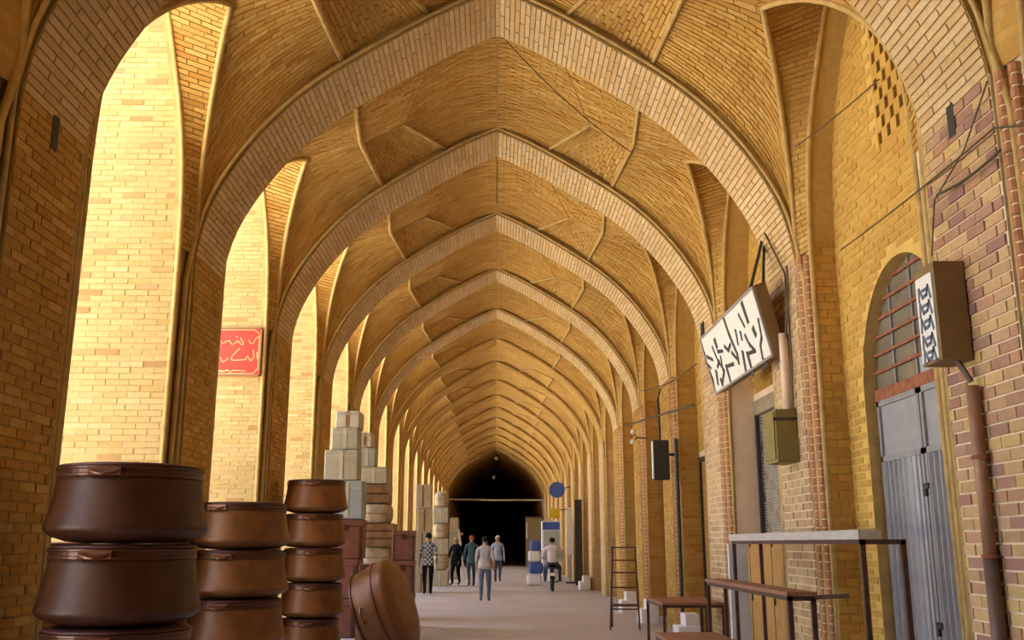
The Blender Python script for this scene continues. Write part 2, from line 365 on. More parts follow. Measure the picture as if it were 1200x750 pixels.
# --- one bay's vault: crown, kite, haunch and side panels, four quarters each
def R1_curve(w, sx, e, mid):
    ph = np.asarray(w, float)*R(74); p = (1-np.cos(ph))/(1-math.cos(R(74))); zf = np.sin(ph)/math.sin(R(74))
    p = .65*p+.35*np.asarray(w)**1.5
    x = lerp(3.24, 2.60, p); y = lerp(e, mid, p); z = lerp(ZS, 6.64, zf)
    return np.stack([sx*x, y, z], -1)
def lat_curve(w, sx, e, mid):
    d, z = lat_w(w); s_ = 1 if mid > e else -1
    y = (e+s_*(EDGE+np.asarray(d)))
    return np.stack([np.full_like(np.asarray(d, float), sx*XW), y, z], -1)
def bay_patches(a, b_):
    """list of (Fn(c,w), courses, size c, size w) for a bay between ring back y=a and next ring front y=b"""
    mid = (a+b_)/2; VO = .13
    out = []
    for e in (a, b_):
        for sx in (-1, 1):
            Z0, M_, Q_, N_, LC = pt(0, mid, 7.70), pt(sx*1.28, mid, 7.16), pt(sx*1.88, mid, 6.88), pt(sx*2.60, mid, 6.66), pt(sx*XW, mid, 7.0)
            def arc(s, sx=sx, e=e):
                x, z = prof_s(s); z = np.where(x < .5, float(prof_x(.5))+.14*(1-(x/.5)**2), z)
                return np.stack([sx*x, np.full_like(x, e), z+VO*np.clip((z-4.5)/.8, 0, 1)], -1)
            def crown(c, w, arc=arc, Z0=Z0, M_=M_):
                m_ = lerp(Z0, M_, col(w)); m_[:, 2] = lerp(Z0[2], M_[2], np.asarray(w)**1.8); p = lerp(arc(np.asarray(w)*SB), m_, col(c)); p[:, 2] += .05*np.sin(np.pi*np.asarray(c)/2)*np.asarray(w)*0
                return p
            def kite(c, w, arc=arc, M_=M_, Q_=Q_):          # sunk a little between its edges
                p = lerp(arc(SB+(SA-SB)*np.asarray(c)), lerp(M_, Q_, col(c)), col(w))
                p[:, 2] += .15*np.sin(np.pi*np.asarray(c))*np.sin(np.pi*np.asarray(w)*.5+.2); return p
            def haunch(c, w, arc=arc, Q_=Q_, N_=N_, sx=sx, e=e, mid=mid):
                s, t = np.asarray(c), np.asarray(w)
                c0 = arc(SA+(QL-SA)*t); tt = t
                c1 = lerp(Q_, N_, col(t)); A_ = arc(np.full_like(s, SA)); d0 = lerp(A_, Q_, col(s)); d1 = R1_curve(s, sx, e, mid)
                K = arc(np.full_like(s, QL))
                return (1-col(s))*c0+col(s)*c1+(1-col(t))*d0+col(t)*d1-((1-col(s))*(1-col(t))*A_+(1-col(s))*col(t)*K+col(s)*(1-col(t))*Q_+col(s)*col(t)*N_)
            def side(c, w, sx=sx, e=e, mid=mid):
                return lerp(lat_curve(c, sx, e, mid), R1_curve(c, sx, e, mid), col(w))
            if e == a:                                              # the near half has no crease: its courses follow the crown
                def kite(c, w, arc=arc, M_=M_, Q_=Q_): return lerp(arc(SB+(SA-SB)*np.asarray(w)), lerp(M_, Q_, col(w)), col(c))
            out += [(crown, 26, 1.44, .9), (kite, 19, 1.1, 1.5), (haunch, 25, 1.45, 2.6), (side, 48, 3.0, .8)]
    return out
toward_axis = axis_in
def build_ceiling():
    near, far = MB(), MB(); root = MB()
    for j in range(-7, NJ):                                        # bay between ring j and ring j+1
        a, b_ = Y(j)+BAND, Y(j+1); detail = 0 <= j <= 5
        wf = warp if j <= 0 else (lambda P: P)
        for Fn, nc, lc, lw in bay_patches(a, b_):
            G = (lambda c, w, Fn=Fn, wf=wf: wf(Fn(c, w)))
            if detail:
                sheet(near, G, 8, 10, 'mortar', toward_axis)
                orient(lay('ceiling', G, nc, 'brick_ochre', proud=.014), toward_axis)
            else: sheet(far, G, 5, 7, 'far_ochre', toward_axis, lc, lw)
    for j in range(-7, NJ+1):                                      # the transverse rings
        y0, y1 = Y(j), Y(j)+BAND; detail = 0 <= j <= 5
        wf = warp if j <= 0 else (lambda P: P)
        def ring(c, w, y0=y0, wf=wf):
            s = np.abs(np.asarray(c)*2-1)*QL; x, z = prof_s(s); sg = np.sign(np.asarray(c)*2-1)
            return wf(np.stack([sg*x, y0+BAND*np.asarray(w), z], -1))
        mb = near if detail else far
        sheet(mb, ring, 80, 1, 'mortar' if detail else 'far_ochre', toward_axis, 2*QL, BAND)
        if detail: orient(lay('ceiling', ring, int(2*QL/.066), 'brick_ring', L=.5, proud=.012, bond=0.5, jitter=.5), toward_axis)
        for yy in (y0, y1):                                        # thin faces of the ring
            def face(c, w, yy=yy, wf=wf):
                s = np.abs(np.asarray(c)*2-1)*QL; x, z = prof_s(s); sg = np.sign(np.asarray(c)*2-1); k = np.asarray(w)*.22
                return wf(np.stack([sg*(x+k*np.minimum(1, s/QL)), np.full_like(x, yy), z+k*(1-.8*s/QL)], -1))
            tw = (lambda C, d=(-1 if yy == y0 else 1): C+np.array([[0, d, 0]]))
            sheet(mb, face, 80, 1, 'mortar' if detail else 'far_ochre', tw, 2*QL, .22)
    n0 = len(near.v)
    near.v += far.v
    for f, m_, u in zip(far.f, far.m, far.uv): near.f.append([n0+q for q in f]); near.m.append(near.mi(far.mats[m_])); near.uv.append(u)
    return tag(near.build('ceiling'), 'long pointed brick vault of ribbed bays between broad transverse arches', None, kind='structure')
CEIL = build_ceiling()
# ribs of the vault (each its own part; alike ones share their mesh)
def build_ribs():
    protos = []
    for sx in (-1, 1):
        a, b_ = BAND, S; mid = (a+b_)/2                            # bay coordinates from the ring's front
        ww = np.linspace(0, 1, 17)
        for e in (a, b_):
            s_ = 1 if e == a else -1
            R1 = R1_curve(ww, sx, e+s_*.03, mid); R1[:, 2] -= .02
            path = [(sx*3.265, e+s_*.15, 0), (sx*3.265, e+s_*.15, 2.5), (sx*3.26, e+s_*.14, 4.2)]+[tuple(p) for p in R1[1:]]
            protos.append((path, .032, 'rib_brick'))
            M_, B_ = (sx*1.28, mid, 7.14), (sx*.8, e, float(prof_x(.8))+.11)
            if e == b_: protos.append(([B_, M_], .030, 'rib_brick'))
        l1 = lat_curve(ww, sx, a, mid); l2 = lat_curve(ww[::-1], sx, b_, mid)
        path = [(sx*3.305, a+EDGE-.04, 0)]+[tuple(p) for p in l1]+[tuple(p) for p in l2[1:]]+[(sx*3.305, b_-EDGE+.04, 0)]
        protos.append((path, .032, 'rib_brick'))
        az = float(prof_x(1.75))+.10
        protos.append(([(sx*1.75, a, az), (sx*1.88, mid, 6.86), (sx*1.75, b_, az)], .032, 'rib_brick'))
        protos.append(([(sx*1.28, mid, 7.14), (sx*1.88, mid, 6.86), (sx*2.6, mid, 6.64)], .016, 'rib_brick'))
    rims = []
    for yy in (-.045, BAND+.045):
        s = np.linspace(-QL, QL, 61); x, z = prof_s(np.abs(s)); sg = np.sign(s)
        p = [(-3.25, yy, 0)]+[(g_*(x_+.02*abs(x_)/3.2), yy, z_+.03) for g_, x_, z_ in zip(sg, x, z)]+[(3.25, yy, 0)]
        rims.append(p)
    mesh = []
    for path, r_, mt in protos: mesh.append(MB().tube(path, r_, mt, 6).mesh('rib', True))
    rr = [.034]+[.022]*61+[.034]
    rmesh = [MB().tube(p, rr, 'rib_brick', 6).mesh('arch_rim', True) for p in rims]
    for j in range(-1, NJ):
        for k, me in enumerate(mesh):
            if j <= 0:
                P = warp(np.array(protos[k][0])+np.array([0, Y(j), 0])); o = MB().tube([tuple(q) for q in P], protos[k][1], protos[k][2], 6).build('rib', CEIL, True)
            else: o = link('rib', me, CEIL); o.location.y = Y(j)
    for j in range(0, NJ+1):
        for k, me in enumerate(rmesh):
            if j == 0:
                P = warp(np.array(rims[k])+np.array([0, Y(0), 0])); MB().tube([tuple(q) for q in P], rr, 'rib_brick', 6).build('arch_rim', CEIL, True)
            else: o = link('arch_rim', me, CEIL); o.location.y = Y(j)
build_ribs()
# ------------------------------------------------------------------ walls
def planeF(o, cdir, wdir, wf=None):
    o, cdir, wdir = map(lambda q: np.array(q, float), (o, cdir, wdir))
    def Fn(c, w):
        P = o+col(c)*cdir+col(w)*wdir
        return wf(P) if wf else P
    return Fn
def facing(v): 
    v = np.array([v], float)
    return lambda C: C+v
CH = .083                                                          # course height
BUT = 4.75                                                          # how far the left buttress walls reach
DOORY0, DOORY1 = 7.25, 9.17                                        # arched doorway in the first niche
def door_top(y):                                                   # its pointed head
    t = np.clip(np.abs(np.asarray(y, float)-(DOORY0+DOORY1)/2)/((DOORY1-DOORY0)/2), 0, 1)
    return 3.02+.98*(1-t**2.1)**.62
def build_left():
    mb = MB()
    for j in range(-7, NJ+1):
        y0 = Y(j); det = 0 <= j <= 5; mm, fm = 'mortar', 'far_ochre'
        # pilaster
        Fp = planeF((-XP, y0, 0), (0, 0, ZS), (0, BAND, 0)); sheet(mb, Fp, 1, 1, mm if det else fm, facing((1, 0, 0)), ZS, BAND)
        if det: orient(lay('left', Fp, int(ZS/.068), 'brick_ochre', gap=.011, proud=.008), facing((1, 0, 0)))
        # body of the pier with its buttress wall
        ya, yb = y0-EDGE, y0+BAND+EDGE
        for (p, q, r_) in (((-XW, ya, 0), (0, 0, 8.2), (0, EDGE, 0)), ((-XW, y0+BAND, 0), (0, 0, 8.2), (0, EDGE, 0))):
            sheet(mb, planeF(p, q, r_), 1, 1, mm if det else fm, facing((1, 0, 0)), 8.2, EDGE)
        for yy in (y0, y0+BAND): sheet(mb, planeF((-XW, yy, 0), (0, 0, ZS), (XW-XP, 0, 0)), 1, 1, mm, facing((0, -1 if yy == y0 else 1, 0)))
        Fr = planeF((-BUT, ya, 0), (0, 0, 8.2), (BUT-XW, 0, 0)); sheet(mb, Fr, 1, 1, 'mortar_pale' if det else 'far_pale', facing((0, -1, 0)), 8.2, BUT-XW)
        if det and j > 0: orient(lay('left', Fr, int(8.2/.062), 'brick_lit', gap=.009, proud=.004), facing((0, -1, 0)))
        sheet(mb, planeF((-BUT, yb, 0), (0, 0, 8.2), (BUT-XW, 0, 0)), 1, 1, 'far_pale', facing((0, 1, 0)), 8.2, BUT-XW)
        sheet(mb, planeF((-BUT, ya, 0), (0, 0, 8.2), (0, yb-ya, 0)), 1, 1, 'far_pale', facing((-1, 0, 0)), 8.2, yb-ya)
        if j < NJ:                                                 # wall over the open side arch
            a, b_ = yb, Y(j+1)-EDGE; n = 24; yy = np.linspace(a, b_, n+1); dd = np.minimum(yy-a, b_-yy)
            zz = lat_y(np.clip(dd, 0, HALF))
            for xx, d_ in ((-XW-.02, 1), (-XW-.07, -1)):
                for i in range(n):
                    q = [(xx, yy[i], zz[i]), (xx, yy[i+1], zz[i+1]), (xx, yy[i+1], 8.2), (xx, yy[i], 8.2)]
                    mb.add(q if d_ > 0 else q[::-1], [(0, 1, 2, 3)], 'far_pale', [[(p[1], p[2]) for p in (q if d_ > 0 else q[::-1])]])
            if j <= -2:                                            # unseen infill added behind the viewpoint to cut the light there
                sheet(mb, planeF((-XW-.05, a, 0), (0, 0, 7.1), (0, b_-a, 0)), 1, 1, 'far_ochre', facing((1, 0, 0)), 7.1, b_-a)
            for i in range(n): mb.quad((-XW-.02, yy[i], zz[i]), (-XW-.07, yy[i], zz[i]), (-XW-.07, yy[i+1], zz[i+1]), (-XW-.02, yy[i+1], zz[i+1]), 'rib_brick')
    mb.bbox((-5, Y(-7)-.3, 0), (4.4, Y(-7), 8.2), 'far_ochre')  # unseen end wall added behind the viewpoint to shut out light
    return tag(mb.build('wall_left'), 'open arcade of tall brick piers along the courtyard side', None, kind='structure')
def build_right():
    mb = MB()
    for j in range(-7, NJ+1):
        y0 = Y(j); det = 0 <= j <= 5; wf = warp if j <= 0 else None
        pk = {0: 'brick_pink', 1: 'brick_soft', 2: 'brick_soft'}.get(j, 'brick_ochre'); mo = 'mortar_light' if j in (0, 1, 2) else 'mortar'
        Fp = planeF((XP, y0, 0), (0, 0, ZS), (0, BAND, 0), wf); sheet(mb, Fp, 4, 1, mo if det else 'far_pink', facing((-1, 0, 0)), ZS, BAND)
        if det: orient(lay('right', Fp, int(ZS/CH), pk), facing((-1, 0, 0)))
        ya, yb = y0-EDGE, y0+BAND+EDGE
        for p in ((XW, ya, 0), (XW, y0+BAND, 0)): sheet(mb, planeF(p, (0, 0, 8.2), (0, EDGE, 0), wf), 1, 1, mo if det else 'far_pink', facing((-1, 0, 0)), 8.2, EDGE)
        for yy in (y0, y0+BAND): sheet(mb, planeF((XW, yy, 0), (0, 0, ZS), (XP-XW, 0, 0), wf), 1, 1, mo, facing((0, -1 if yy == y0 else 1, 0)))
        jm = {1: 'brick_gold', 2: 'brick_pink'}.get(j, 'brick_ochre'); xb = XB+.15
        Fj = planeF((XW, ya, 0), (0, 0, 7.2), (xb-XW, 0, 0), wf)
        sheet(mb, Fj, 1, 1, ('plaster_pink' if j == 2 else 'mortar_gold') if det else 'far_pink', facing((0, -1, 0)), 7.2, xb-XW)
        if det and j != 2: orient(lay('right', Fj, int(7.2/CH), jm, L=.2), facing((0, -1, 0)))
        sheet(mb, planeF((XW, yb, 0), (0, 0, 7.2), (xb-XW, 0, 0), wf), 1, 1, mo if det else 'far_pink', facing((0, 1, 0)), 7.2, xb-XW)
        if j < NJ:
            a, b_ = yb, Y(j+1)-EDGE
            n = 24; yy = np.linspace(a, b_, n+1); dd = np.minimum(yy-a, b_-yy); zz = lat_y(np.clip(dd, 0, HALF))
            for i in range(n):                                     # head of the niche, with the wall above
                q = np.array([(XW+.02, yy[i], zz[i]), (XW+.02, yy[i+1], zz[i+1]), (XW+.02, yy[i+1], 8.2), (XW+.02, yy[i], 8.2)])
                t = np.array([(XW+.02, yy[i], zz[i]), (XW+.02, yy[i+1], zz[i+1]), (xb, yy[i+1], zz[i+1]), (xb, yy[i], zz[i])])
                if wf: q, t = wf(q), wf(t)
                mb.add(q[::-1], [(0, 1, 2, 3)], 'mortar'); mb.add(t, [(0, 1, 2, 3)], 'mortar_gold')
            # back wall: solid above the shop opening of each bay
            if j == 0:
                aa = a-.4; VX0, VX1, VZ0, VZ1 = 7.70, 8.34, 5.10, 6.60
                cols_ = sorted(set([aa, VX0, VX1, b_+.02]+list(np.linspace(DOORY0, DOORY1, 29))))
                for c0, c1 in zip(cols_[:-1], cols_[1:]):
                    cm = (c0+c1)/2; lo0, lo1 = ((float(door_top(c0)), float(door_top(c1))) if DOORY0 < cm < DOORY1 else (0, 0))
                    spans = [(lo0, lo1, 7.2)] if not (VX0 < cm < VX1) else [(lo0, lo1, VZ0), (VZ1, VZ1, 7.2)]
                    for l0, l1, t_ in spans:
                        q = [(XB, c0, l0), (XB, c1, l1), (XB, c1, t_), (XB, c0, t_)][::-1]
                        mb.add(q, [(0, 1, 2, 3)], 'plaster_gold')
                    if lo0: mb.quad((XB, c0, lo0), (XB+.16, c0, lo0), (XB+.16, c1, lo1), (XB, c1, lo1), 'rib_brick')
                for yy_ in (DOORY0, DOORY1): mb.quad((XB, yy_, 0), (XB+.16, yy_, 0), (XB+.16, yy_, 3.02), (XB, yy_, 3.02), 'rib_brick')
                Fb = planeF((XB, aa, 0), (0, 0, 7.2), (0, b_+.02-aa, 0))
                def ok(C): return ~((C[:, 1] > DOORY0-.08) & (C[:, 1] < DOORY1+.08) & (C[:, 2] < door_top(C[:, 1])+.10)) & ~((C[:, 1] > VX0-.06) & (C[:, 1] < VX1+.06) & (C[:, 2] > VZ0-.02) & (C[:, 2] < VZ1+.02))
                orient(lay('right', Fb, int(7.2/.075), 'brick_gold', proud=.005, pick=ok), facing((-1, 0, 0)))
                # pierced brick lattice: staggered bricks with dark gaps, a dark sheet behind standing for the shaded void
                for i in range(11):
                    z = VZ0+.136*i
                    for k in range(-1, 4):
                        y = VX0+.20*k+(.10 if i % 2 else 0)
                        u0, u1 = max(y, VX0), min(y+.125, VX1)
                        if u1-u0 < .03: continue
                        for z0, z1 in ((z, z+.118),):
                            P = np.array([[[XB+.03, u0, z0], [XB+.03, u1, z0], [XB+.03, u1, z1], [XB+.03, u0, z1]]]); 
                            f_ = P.copy(); f_[..., 0] = XB-.004; BR['right'].append((np.concatenate([P[:, ::-1], f_[:, ::-1]], 1), 'brick_gold'))
                    P = np.array([[[XB+.03, VX0, z-.018], [XB+.03, VX1, z-.018], [XB+.03, VX1, z], [XB+.03, VX0, z]]]); f_ = P.copy(); f_[..., 0] = XB-.002
                    BR['right'].append((np.concatenate([P[:, ::-1], f_[:, ::-1]], 1), 'brick_gold'))
                mb.bbox((XB+.20, VX0-.1, VZ0-.1), (XB+.22, VX1+.1, VZ1+.1), 'iron_dark')
            else:
                top = 3.55 if j == 1 else 3.1
                Fb = planeF((XB+.1, a-.05, top), (0, 0, 7.2-top), (0, b_-a+.1, 0))
                sheet(mb, Fb, 1, 1, 'mortar_gold' if det else 'far_ochre', facing((-1, 0, 0)), 7.2-top, b_-a)
                if det: orient(lay('right', Fb, int((7.2-top)/CH), 'brick_gold' if j < 3 else 'brick_ochre', proud=.008), facing((-1, 0, 0)))
                mb.bbox((XB+.1, a-.05, top-.12), (XB+.35, b_+.05, top), 'plaster_pink')
    mb.bbox((4.1, Y(-7), 0), (4.4, Y(NJ)+2, 8.2), 'far_ochre')      # mass of the shops behind
    return tag(mb.build('wall_right'), 'brick wall of arched shop niches between patterned piers', None, kind='structure')
WL = build_left(); WR = build_right()
# ------------------------------------------------------------------ bricks become objects: the 300 that show largest singly, the rest joined
def finish_bricks(group, parent, nsingle=300):
    B = np.concatenate([b for b, m_ in BR[group]]); mats = sum([[m_]*len(b) for b, m_ in BR[group]], [])
    if group == 'ceiling' or True:
        u, v, d = project(B[:, 4:]); area = .5*np.abs((u[:, 2]-u[:, 0])*(v[:, 3]-v[:, 1])-(u[:, 3]-u[:, 1])*(v[:, 2]-v[:, 0]))
        vis = (u.mean(1) > 0) & (u.mean(1) < 1200) & (v.mean(1) > 0) & (v.mean(1) < 750) & (d.min(1) > 1)
        n = np.cross(B[:, 5]-B[:, 4], B[:, 7]-B[:, 4]); vis &= ((np.array([0, 0, HC])-B[:, 4:].mean(1))*n).sum(1) > 0
        # hidden behind the piers: sight line to the brick must stay inside the passage
        C = B[:, 4:].mean(1)
        for j in range(0, 4):
            for yy in (Y(j), Y(j)+BAND):
                t = yy/np.maximum(C[:, 1], .1); inside = t < .985
                hx = np.abs(C[:, 0]*t); hz = HC+(C[:, 2]-HC)*t
                vis &= ~(inside & ((hx > XP) | (hz > prof_x(hx))))
    order = np.argsort(-np.where(vis, area, 0)); single = order[:nsingle]; rest = np.ones(len(B), bool); rest[single] = False
    FQ = np.array([[4, 5, 6, 7], [0, 1, 5, 4], [1, 2, 6, 5], [2, 3, 7, 6], [3, 0, 4, 7]])
    for k in single:
        if not vis[k]: rest[k] = True; continue
        c = B[k].mean(0); me = bpy.data.meshes.new('brick'); me.from_pydata([tuple(p-c) for p in B[k]], [], FQ.tolist()+[[3, 2, 1, 0]])
        me.materials.append(MAT[mats[k]]); o = link('brick', me, parent); o.location = tuple(c)
    Bs = B[rest]; ms = np.array([m_ for m_, r_ in zip(mats, rest) if r_]); names = sorted(set(ms)); n = len(Bs)
    me = bpy.data.meshes.new('brickwork'); me.vertices.add(n*8); me.vertices.foreach_set('co', Bs.ravel())
    fq = (FQ[None]+8*np.arange(n)[:, None, None]).reshape(-1, 4)
    me.loops.add(len(fq)*4); me.loops.foreach_set('vertex_index', fq.ravel().astype(np.int32))
    me.polygons.add(len(fq)); me.polygons.foreach_set('loop_start', np.arange(len(fq), dtype=np.int32)*4); me.polygons.foreach_set('loop_total', np.full(len(fq), 4, np.int32))
    for q in names: me.materials.append(MAT[q])
    idx = np.repeat(np.searchsorted(names, ms), 5); me.polygons.foreach_set('material_index', idx.astype(np.int32))
    me.polygons.foreach_set('use_smooth', np.zeros(len(fq), bool)); me.update(calc_edges=True); o = link('brickwork', me, parent); o['kind'] = 'stuff'
    print(group, 'bricks', len(B), 'rest', n)
finish_bricks('ceiling', CEIL); finish_bricks('left', WL); finish_bricks('right', WR)
# putlog holes in the two front piers: dark plates on the brick faces painted as their shade
for x, y, z in ((-XP, 6.56, 4.40), (XP, 6.27, 4.42)):
    sx = 1 if x > 0 else -1
    mb = MB(); mb.bbox((x-sx*.016, y-.05, z-.13), (x-sx*.012, y+.05, z+.13), 'iron_dark'); mb.build('putlog_shade', WL if sx < 0 else WR)
# ------------------------------------------------------------------ floor, ground, roof, the dark stretch
mb = MB(); mb.bbox((-BUT, Y(-7)-4, -.2), (4.1, Y(NJ)+75, 0), 'paving'); tag(mb.build('floor'), 'worn grey screed floor of the arcade', None, kind='structure')
mb = MB(); mb.bbox((-90, -70, -.4), (-BUT, 150, -.05), 'courtyard'); tag(mb.build('ground'), 'pale open courtyard ground beyond the arcade', None, kind='structure')
mb = MB(); mb.bbox((-XW-.3, Y(-7), 8.2), (4.4, Y(NJ)+2, 8.45), 'roof_mud')  # unseen slab added to stop light leaking in above the vaults
mb.bbox((-8, Y(NJ)+1.6, 8.2), (8, Y(NJ)+76, 8.45), 'roof_mud'); tag(mb.build('roof'), 'unseen flat roof slab added over the brick vaults against light leaks', None, kind='structure')
mb = MB(); y0, y1 = Y(NJ)+BAND, Y(NJ)+74
def tun(c, w):
    s = np.abs(np.asarray(c)*2-1)*QL; x, z = prof_s(s); sg = np.sign(np.asarray(c)*2-1)
    return np.stack([sg*x, y0+(y1-y0)*np.asarray(w), z+.05], -1)
sheet(mb, tun, 40, 12, 'far_ochre', toward_axis, 2*QL, y1-y0)
for sx in (-1, 1):
    sheet(mb, planeF((sx*XP, y0, 0), (0, 0, ZS+.05), (0, y1-y0, 0)), 1, 8, 'far_pink', facing((-sx, 0, 0)), ZS, y1-y0)
    mb.bbox((sx*XP, y0-.3, 0), (sx*8, y0+.1, 8.2), 'far_pale')
mb.bbox((-4, y1, 0), (4, y1+.2, 8.2), 'far_ochre')
for sx in (-1, 1): mb.bbox((sx*6, y0, 0), (sx*6.3, y1, 8.2), 'far_pink')
tag(mb.build('wall_end'), 'unlit continuation of the vaulted passage beyond the last arch', None, kind='structure')
# ------------------------------------------------------------------ photo directions met with a wall, the ground or a cross plane
def ray(u, v):
    x = (u-600)/F; z = (375-v)/F
    Yc = math.cos(TH)-z*math.sin(TH); Z = math.sin(TH)+z*math.cos(TH)
    return Vector((x*math.cos(YAW)+Yc*math.sin(YAW), -x*math.sin(YAW)+Yc*math.cos(YAW), Z))
def atX(u, v, X): r = ray(u, v); return r*(X/r.x)+Vector((0, 0, HC))
def atY(u, v, D): r = ray(u, v); return r*(D/r.y)+Vector((0, 0, HC))
def atZ(u, v, Z): r = ray(u, v); return r*((Z-HC)/r.z)+Vector((0, 0, HC))
# ------------------------------------------------------------------ door_1: arched steel door with barred fanlight
def make_door1():
    x = XB+.13; d = tag(bpy.data.objects.new('door_1', None), 'grey corrugated steel double door under a rusty barred fanlight', None, kind='structure'); COL.objects.link(d)
    ym = (DOORY0+DOORY1)/2
    for k, (a, b_) in enumerate(((DOORY0+.03, ym-.01), (ym+.01, DOORY1-.03))):
        mb = MB(); n = 40; ys = np.linspace(a+.05, b_-.05, n+1); ph = (ys-a)/.105
        xs = x-.005-.024*np.clip(np.sin(ph*2*math.pi)*1.8, -1, 1)
        for i in range(n): mb.quad((xs[i], ys[i], .1), (xs[i], ys[i], 2.25), (xs[i+1], ys[i+1], 2.25), (xs[i+1], ys[i+1], .1), 'steel_grey')
        mb.bbox((x+.022, a, 0.02), (x+.04, b_, 2.82), 'steel_grey2')
        for q in ((a, a+.05, .02, 2.82), (b_-.05, b_, .02, 2.82), (a, b_, .02, .1), (a, b_, 2.25, 2.30), (a, b_, 2.77, 2.82)):
            mb.bbox((x-.033, q[0], q[2]), (x+.02, q[1], q[3]), 'steel_grey2')
        lf = mb.build('door_leaf', d)
        mb = MB(); mb.bbox((x-.01, a+.05, 2.30), (x+.012, b_-.05, 2.77), 'steel_grey'); mb.build('upper_panel', lf)
    for z in (1.95, .82):
        mb = MB(); mb.bbox((x-.045, ym-.05, z), (x-.02, ym+.05, z+.05), 'iron_dark'); mb.bbox((x-.06, ym-.02, z-.06), (x-.03, ym+.02, z), 'iron_dark'); mb.build('hasp', d)
    mb = MB(); mb.bbox((x-.035, DOORY0, 2.82), (x+.03, DOORY1, 2.93), 'rust'); mb.build('lintel_bar', d)
    zs = [2.93+.165*i for i in range(8)]; ys = list(np.linspace(DOORY0+.02, DOORY1-.02, 5))
    for i in range(1, 7):                                       # rusty cross bars
        yy = [y for y in np.linspace(DOORY0, DOORY1, 200) if door_top(y) > zs[i]+.02]
        if yy: MB().bbox((x-.03, yy[0], zs[i]-.014), (x-.005, yy[-1], zs[i]+.014), 'rust').build('fanlight_bar', d)
    for y in ys[1:-1]: MB().bbox((x-.02, y-.012, 2.93), (x+.0, y+.012, float(door_top(y))), 'steel_grey2').build('fanlight_mullion', d)
    for i in range(7):
        for k in range(4):
            a, b_ = ys[k], ys[k+1]; top0, top1 = float(door_top(a+.01)), float(door_top(b_-.01)); z0, z1 = zs[i], zs[i+1]
            pts = [(a, z0), (b_, z0)] if max(top0, top1, float(door_top((a+b_)/2))) > z0+.02 else None
            if pts is None: continue
            n = 6; g = np.linspace(a, b_, n+1); tp = np.minimum(z1, np.maximum(z0+.001, door_top(g)))
            mb = MB(); V = [(x, y, z0) for y in g]+[(x, y, float(t)) for y, t in zip(g, tp)]+[(x+.008, y, z0) for y in g]+[(x+.008, y, float(t)) for y, t in zip(g, tp)]; m1 = n+1
            fs = [(q, m1+q, m1+q+1, q+1) for q in range(n)]+[(2*m1+q, 2*m1+q+1, 3*m1+q+1, 3*m1+q) for q in range(n)]
            mb.add(V, fs, 'pane_clear' if (i, k) in ((0, 1), (1, 0)) else 'pane'); mb.build('pane', d)
make_door1()
MB().bbox((4.0, DOORY0-.3, 0), (4.05, DOORY1+.3, 4.3), 'iron_dark').build('niche_back', WR)
# ------------------------------------------------------------------ the shop fronts of the other niches
def make_grille():
    a, b_ = Y(1)+BAND+EDGE+.02, Y(2)-EDGE-.02; x = XB+.14
    d = tag(bpy.data.objects.new('door_2', None), 'brownish chain roller grille closing the shop under the white sign', None, kind='structure'); COL.objects.link(d)
    MB().bbox((x+.03, a, 0), (x+.05, b_, 3.45), 'mesh_grey').build('shutter_sheet', d)
    mb = MB()
    for i in range(int(3.4/.07)):
        z = .03+i*.07
        for k in range(int((b_-a)/.14)+1):
            y0 = a+k*.14+(.07 if i % 2 else 0); y1 = min(y0+.115, b_)
            if y1-y0 < .03: continue
            for q in ((y0, y1, z, z+.014), (y0, y1, z+.042, z+.056), (y0, y0+.012, z, z+.056), (y1-.012, y1, z, z+.056)):
                mb.quad((x, q[0], q[2]), (x, q[0], q[3]), (x, q[1], q[3]), (x, q[1], q[2]), 'pipe_brown' if (i*7+k*3) % 5 == 0 else 'carton_pale')
    o = mb.build('chain_links', d); o['kind'] = 'stuff'
    for y in (a+.03, b_-.03): MB().bbox((x-.05, y-.03, 0), (x+.03, y+.03, 3.45), 'iron_dark').build('guide_rail', d)
    MB().bbox((x-.06, a, 3.25), (x+.03, b_, 3.45), 'mesh_grey').build('roller_housing', d)
make_grille()
def make_shutters():
    a, b_ = BAND+EDGE+.02, S-EDGE-.02; x = XB+.14; protos = []
    for mt in ('steel_grey2', 'wood_brown', 'kiosk_tan'):
        mb = MB(); n = 44; zs = np.linspace(.05, 2.95, n+1)
        for i in range(n):
            mb.quad((x-.012, a, zs[i]), (x-.02, a, zs[i+1]-.012), (x-.02, b_, zs[i+1]-.012), (x-.012, b_, zs[i]), mt)
            mb.quad((x-.02, a, zs[i+1]-.012), (x-.012, a, zs[i+1]), (x-.012, b_, zs[i+1]), (x-.02, b_, zs[i+1]-.012), mt)
        protos.append((mb.mesh('shutter'), mt))
    fr = MB(); fr.bbox((x-.05, a, 0), (x+.02, a+.06, 3.0), 'iron_dark'); fr.bbox((x-.05, b_-.06, 0), (x+.02, b_, 3.0), 'iron_dark'); fr.bbox((x-.05, a, 2.92), (x+.02, b_, 3.0), 'iron_dark'); fm = fr.mesh('shutter_frame')
    for j in range(2, NJ):
        d = bpy.data.objects.new('door_%d' % (j+1), None); COL.objects.link(d); d.location.y = Y(j); d['kind'] = 'structure'
        me, mt = protos[(j*2+j//3) % 3]; d['label'] = {'steel_grey2': 'closed grey', 'wood_brown': 'closed brown', 'kiosk_tan': 'closed tan'}[mt]+' shop shutter in a brick niche'
        link('shutter', me, d); link('shutter_frame', fm, d)
make_shutters()
